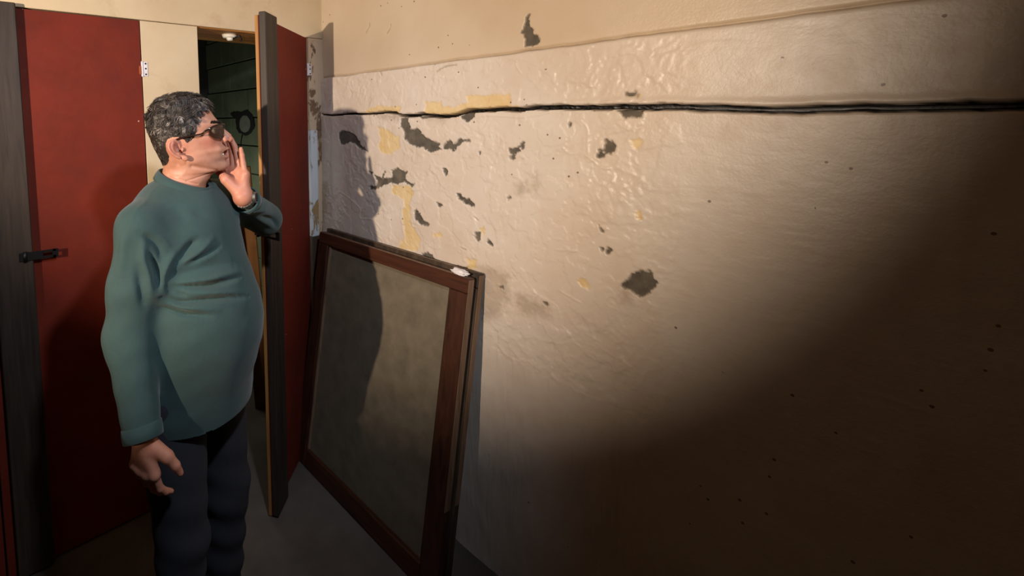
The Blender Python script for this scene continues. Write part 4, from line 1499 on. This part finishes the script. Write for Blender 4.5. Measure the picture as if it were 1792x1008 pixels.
# on the forehead the hairline runs across, receding a little at the temples
hd = in_poly(HQ[:, [0, 2]], HLP)
skull = np.abs(HQ[:, 1]) < .0775
fade = np.clip(hd / .018, 0, 1)
topness = np.clip((HQ[:, 2] - .035) / .06, 0, 1)
sel = (hd > .0) & skull
fm = sel[HF].all(1)
vids = np.unique(HF[fm]); remap = np.full(len(HV), -1); remap[vids] = np.arange(len(vids))
thick = (.0018 + .0062 * topness) * fade + .0008
nz_ = np.sin(HQ[:, 0] * 150 + np.sin(HQ[:, 2] * 120) * 2) * np.sin(HQ[:, 2] * 170 + HQ[:, 1] * 60)
CV = HV + HN * (thick * (1 + .15 * nz_) - .0008)[:, None]
me = mesh_np('hair', CV[vids], remap[HF[fm]])
set_attr(me, 'grey', np.full(len(vids), .12))
hair = link('hair', me, M['hair'], man)
tag(hair, 'short wavy greying dark hair')
# strands
area = np.linalg.norm(np.cross(HV[HF[:, 2]] - HV[HF[:, 0]], HV[HF[:, 3]] - HV[HF[:, 1]]), axis=1) * fm
NST = 15000
fi = rng.choice(len(HF), NST, p=area / area.sum())
wgt = rng.dirichlet((1, 1, 1, 1), NST)
root_ = (CV[HF[fi]] * wgt[..., None]).sum(1); nn = HN[HF[fi, 0]]; q_ = HQ[HF[fi, 0]]; fd = fade[HF[fi, 0]]; tp = topness[HF[fi, 0]]
# flow: top hair combed forward and up with a swirl, sides back and down
fw = np.tile(FH, (NST, 1)); up_ = np.tile(ZU, (NST, 1)); lf = np.tile(LH, (NST, 1))
front = np.clip((q_[:, 0] - .0) / .06, 0, 1)[:, None]
swirl = np.sin(q_[:, 0] * 95 + q_[:, 2] * 60 + rng.normal(0, .5, NST))[:, None]
flow = tp[:, None] * ((-.15 + .9 * front) * fw + .35 * up_ + .45 * swirl * lf + .3 * swirl * up_) + (1 - tp[:, None]) * (-.55 * fw - .75 * up_ + .25 * swirl * fw)
# locks: strands follow the lock they belong to and lean towards its tip
NG = 1500
gi = rng.choice(NST, NG, replace=False)
own = np.empty(NST, int)
for i in range(0, NST, 3000):
    own[i:i + 3000] = np.argmin(((q_[i:i + 3000, None] - q_[gi][None]) ** 2).sum(-1), 1)
gflow = flow[gi] + rng.normal(0, .42, (NG, 3))
flow = gflow[own] + rng.normal(0, .10, (NST, 3))
flow -= nn * (flow * nn).sum(1, keepdims=True)
flow /= np.linalg.norm(flow, axis=1, keepdims=True)
gl_len = rng.uniform(.75, 1.25, NG)
ln = (.0060 + .0190 * tp) * (.55 + .45 * fd) * gl_len[own] * rng.uniform(.85, 1.1, NST)
lift = (.20 + .32 * tp) * rng.uniform(.6, 1.4, NG)[own]
gtip = root_[gi] + flow[gi] * ln[gi][:, None] + nn[gi] * (lift[gi] * .45 * ln[gi])[:, None]
side = np.cross(nn, flow)
curl = rng.normal(0, .25, NST)
segs = [0, .35, .7, 1.0]
rad_ = np.array([.0007, .00068, .00052, .00015])
SVv = np.empty((NST, 4, 3, 3))
for i, t in enumerate(segs):
    c_ = root_ - nn * .0008 + (flow * (t * (1 - .12 * t))[..., None] if False else flow * t) * ln[:, None] + nn * (lift * (t - .55 * t * t) * ln)[:, None] + side * (curl * t * t * ln)[:, None]
    c_ = c_ + (gtip[own] - c_) * (.42 * t * t)
    for j in range(3):
        a = 2 * math.pi * j / 3
        SVv[:, i, j] = c_ + (nn * math.cos(a) + side * math.sin(a)) * rad_[i]
base_i = np.arange(NST)[:, None] * 12
fq = []
for i in range(3):
    for j in range(3):
        fq.append(np.stack([base_i[:, 0] + i * 3 + j, base_i[:, 0] + i * 3 + (j + 1) % 3, base_i[:, 0] + (i + 1) * 3 + (j + 1) % 3, base_i[:, 0] + (i + 1) * 3 + j], -1))
me = mesh_np('strands', SVv.reshape(-1, 3), np.concatenate(fq))
ggrey = rng.normal(0, .16, NG)[own]
gy = np.clip(.44 + ggrey + .9 * (fbm2(q_[:, 0] * 70 + 9, q_[:, 2] * 70 + q_[:, 1] * 30 + 9, 201, 3) - .45) + rng.normal(0, .14, NST) + (1 - tp) * .06, 0, 1)
set_attr(me, 'grey', np.repeat(gy, 12))
tag(link('strands', me, M['hair'], hair), 'fine salt and pepper strands', kind='stuff')

# ------------------------------------------------------------------ sunglasses
gl = empty('sunglasses', hl_(*S3(384, 226, 0)))
gl.parent = man; gl.location = Vector(hl_(*S3(384, 226, 0))) - man.location
tag(gl, 'dark wraparound sunglasses')
M['gframe'] = m_plain('dark_brown_frame', srgb(40, 26, 20), .25, .2)


def lens_pt(s_, u, v):
    """u 0 inner .. 1 outer, v -1 bottom .. 1 top; lens curves back towards the temple"""
    ph = u * 1.0
    y = s_ * (.009 + .052 * math.sin(ph) / math.sin(1.0))
    x = .0145 - .036 * (1 - math.cos(ph)) / (1 - math.cos(1.0)) - .003 * (1 - v) * .5
    hgt_ = .0185 * (1 - .25 * u ** 3)
    z = v * hgt_ - .004 - (.005 * u if v < 0 else 0) + .002 * u
    o = S3(384.5, 227, 0)
    t = 0.10
    return (o[0] + x * 1 + z * -t, y, o[2] + z + x * t)


for s_ in (-1, 1):
    bm = bmesh.new(); nu, nv = 16, 10; gA = []; gB = []
    for i in range(nu + 1):
        ra, rb = [], []
        for j in range(nv + 1):
            v = -1 + 2 * j / nv
            # rounded outline
            u0 = i / nu
            sh = 1 - .22 * abs(v) ** 3
            u = .5 + (u0 - .5) * (sh if v < 0 else 1 - .06 * v ** 4)
            p = lens_pt(s_, u, v * (1 - .28 * abs(2 * u0 - 1) ** 3)); ra.append(bm.verts.new(toW(p)))
            rb.append(bm.verts.new(toW((p[0] - .0016, p[1] * .985, p[2]))))
        gA.append(ra); gB.append(rb)
    for i in range(nu):
        for j in range(nv):
            bm.faces.new((gA[i][j], gA[i + 1][j], gA[i + 1][j + 1], gA[i][j + 1]))
            bm.faces.new((gB[i][j + 1], gB[i + 1][j + 1], gB[i + 1][j], gB[i][j]))
    link('lens', from_bm(bm, 'lens'), M['lens'], gl)
    rim = [toW(lens_pt(s_, i / 12, 1 - .28 * abs(2 * i / 12 - 1) ** 3)) for i in range(13)]
    tube('rim', rim, .0016, M['gframe'], gl, 8)
    e_ = lens_pt(s_, 1, .62)
    a0 = np.array(e_); a1 = S3(352, 234.5, s_ * .0775); a2 = S3(325, 239.5, s_ * .0795); a3 = S3(309, 244, s_ * .0785); a4 = S3(302, 251, s_ * .077)
    tube('temple_arm', [toW(q) for q in subdiv([a0, a0 * .5 + a1 * .5 + np.array([0, s_ * .004, .001]), a1, a2, a3, a4], 5)], [.0026] * 10 + [.0021] * 16, M['gframe'], gl, 8)
    bm = bmesh.new(); bm_ellipsoid(bm, toW(np.array(e_) + np.array([-.002, s_ * .002, 0])), (.005, .0022, .0035), R3, 12, 8)
    link('hinge_cap', from_bm(bm, 'hinge_cap'), M['steel'], gl)
tube('bridge', [toW(lens_pt(-1, 0, .5)), toW(S3(389.8, 222.8, 0)), toW(lens_pt(1, 0, .5))], .0016, M['gframe'], gl, 8)

# ------------------------------------------------------------------ wristwatch on the left wrist
wt = empty('wristwatch', WRL)
wt.parent = man; wt.location = Vector(WRL) - man.location
tag(wt, 'steel wristwatch with metal link band')
ad = Vector(WRL - ELL).normalized()
wc_ = Vector(WRL) - ad * .012
s0 = ad.orthogonal().normalized(); 
toward = Vector(Rv) - ad * Vector(Rv).dot(ad); toward.normalize(); q0 = ad.cross(toward)
NL = 22
lk = None
for i in range(NL):
    a = 2 * math.pi * i / NL
    if abs(math.atan2(math.sin(a), math.cos(a))) < .30: continue
    r_ = toward * math.cos(a) + q0 * math.sin(a); tg = ad.cross(r_)
    Mw = Matrix.Translation(wc_ + r_ * .0305) @ Matrix((r_, tg, ad)).transposed().to_4x4()
    bm = bmesh.new(); bm_box(bm, (-.0016, -.0041, -.008), (.0016, .0041, .008), .0008, Mw)
    link('link', from_bm(bm, 'link'), M['steel'], wt, False)
Mw = Matrix.Translation(wc_ + toward * .033) @ Matrix((q0, ad, toward)).transposed().to_4x4()
bm = bmesh.new(); bmesh.ops.create_cone(bm, cap_ends=True, segments=28, radius1=.017, radius2=.0155, depth=.008, matrix=Mw)
cs = link('case', from_bm(bm, 'case'), M['steel'], wt, False)
bm = bmesh.new(); bmesh.ops.create_cone(bm, cap_ends=True, segments=28, radius1=.013, radius2=.013, depth=.001, matrix=Mw @ Matrix.Translation((0, 0, .0042)))
link('dial', from_bm(bm, 'dial'), M['dark_tone'], cs, False)
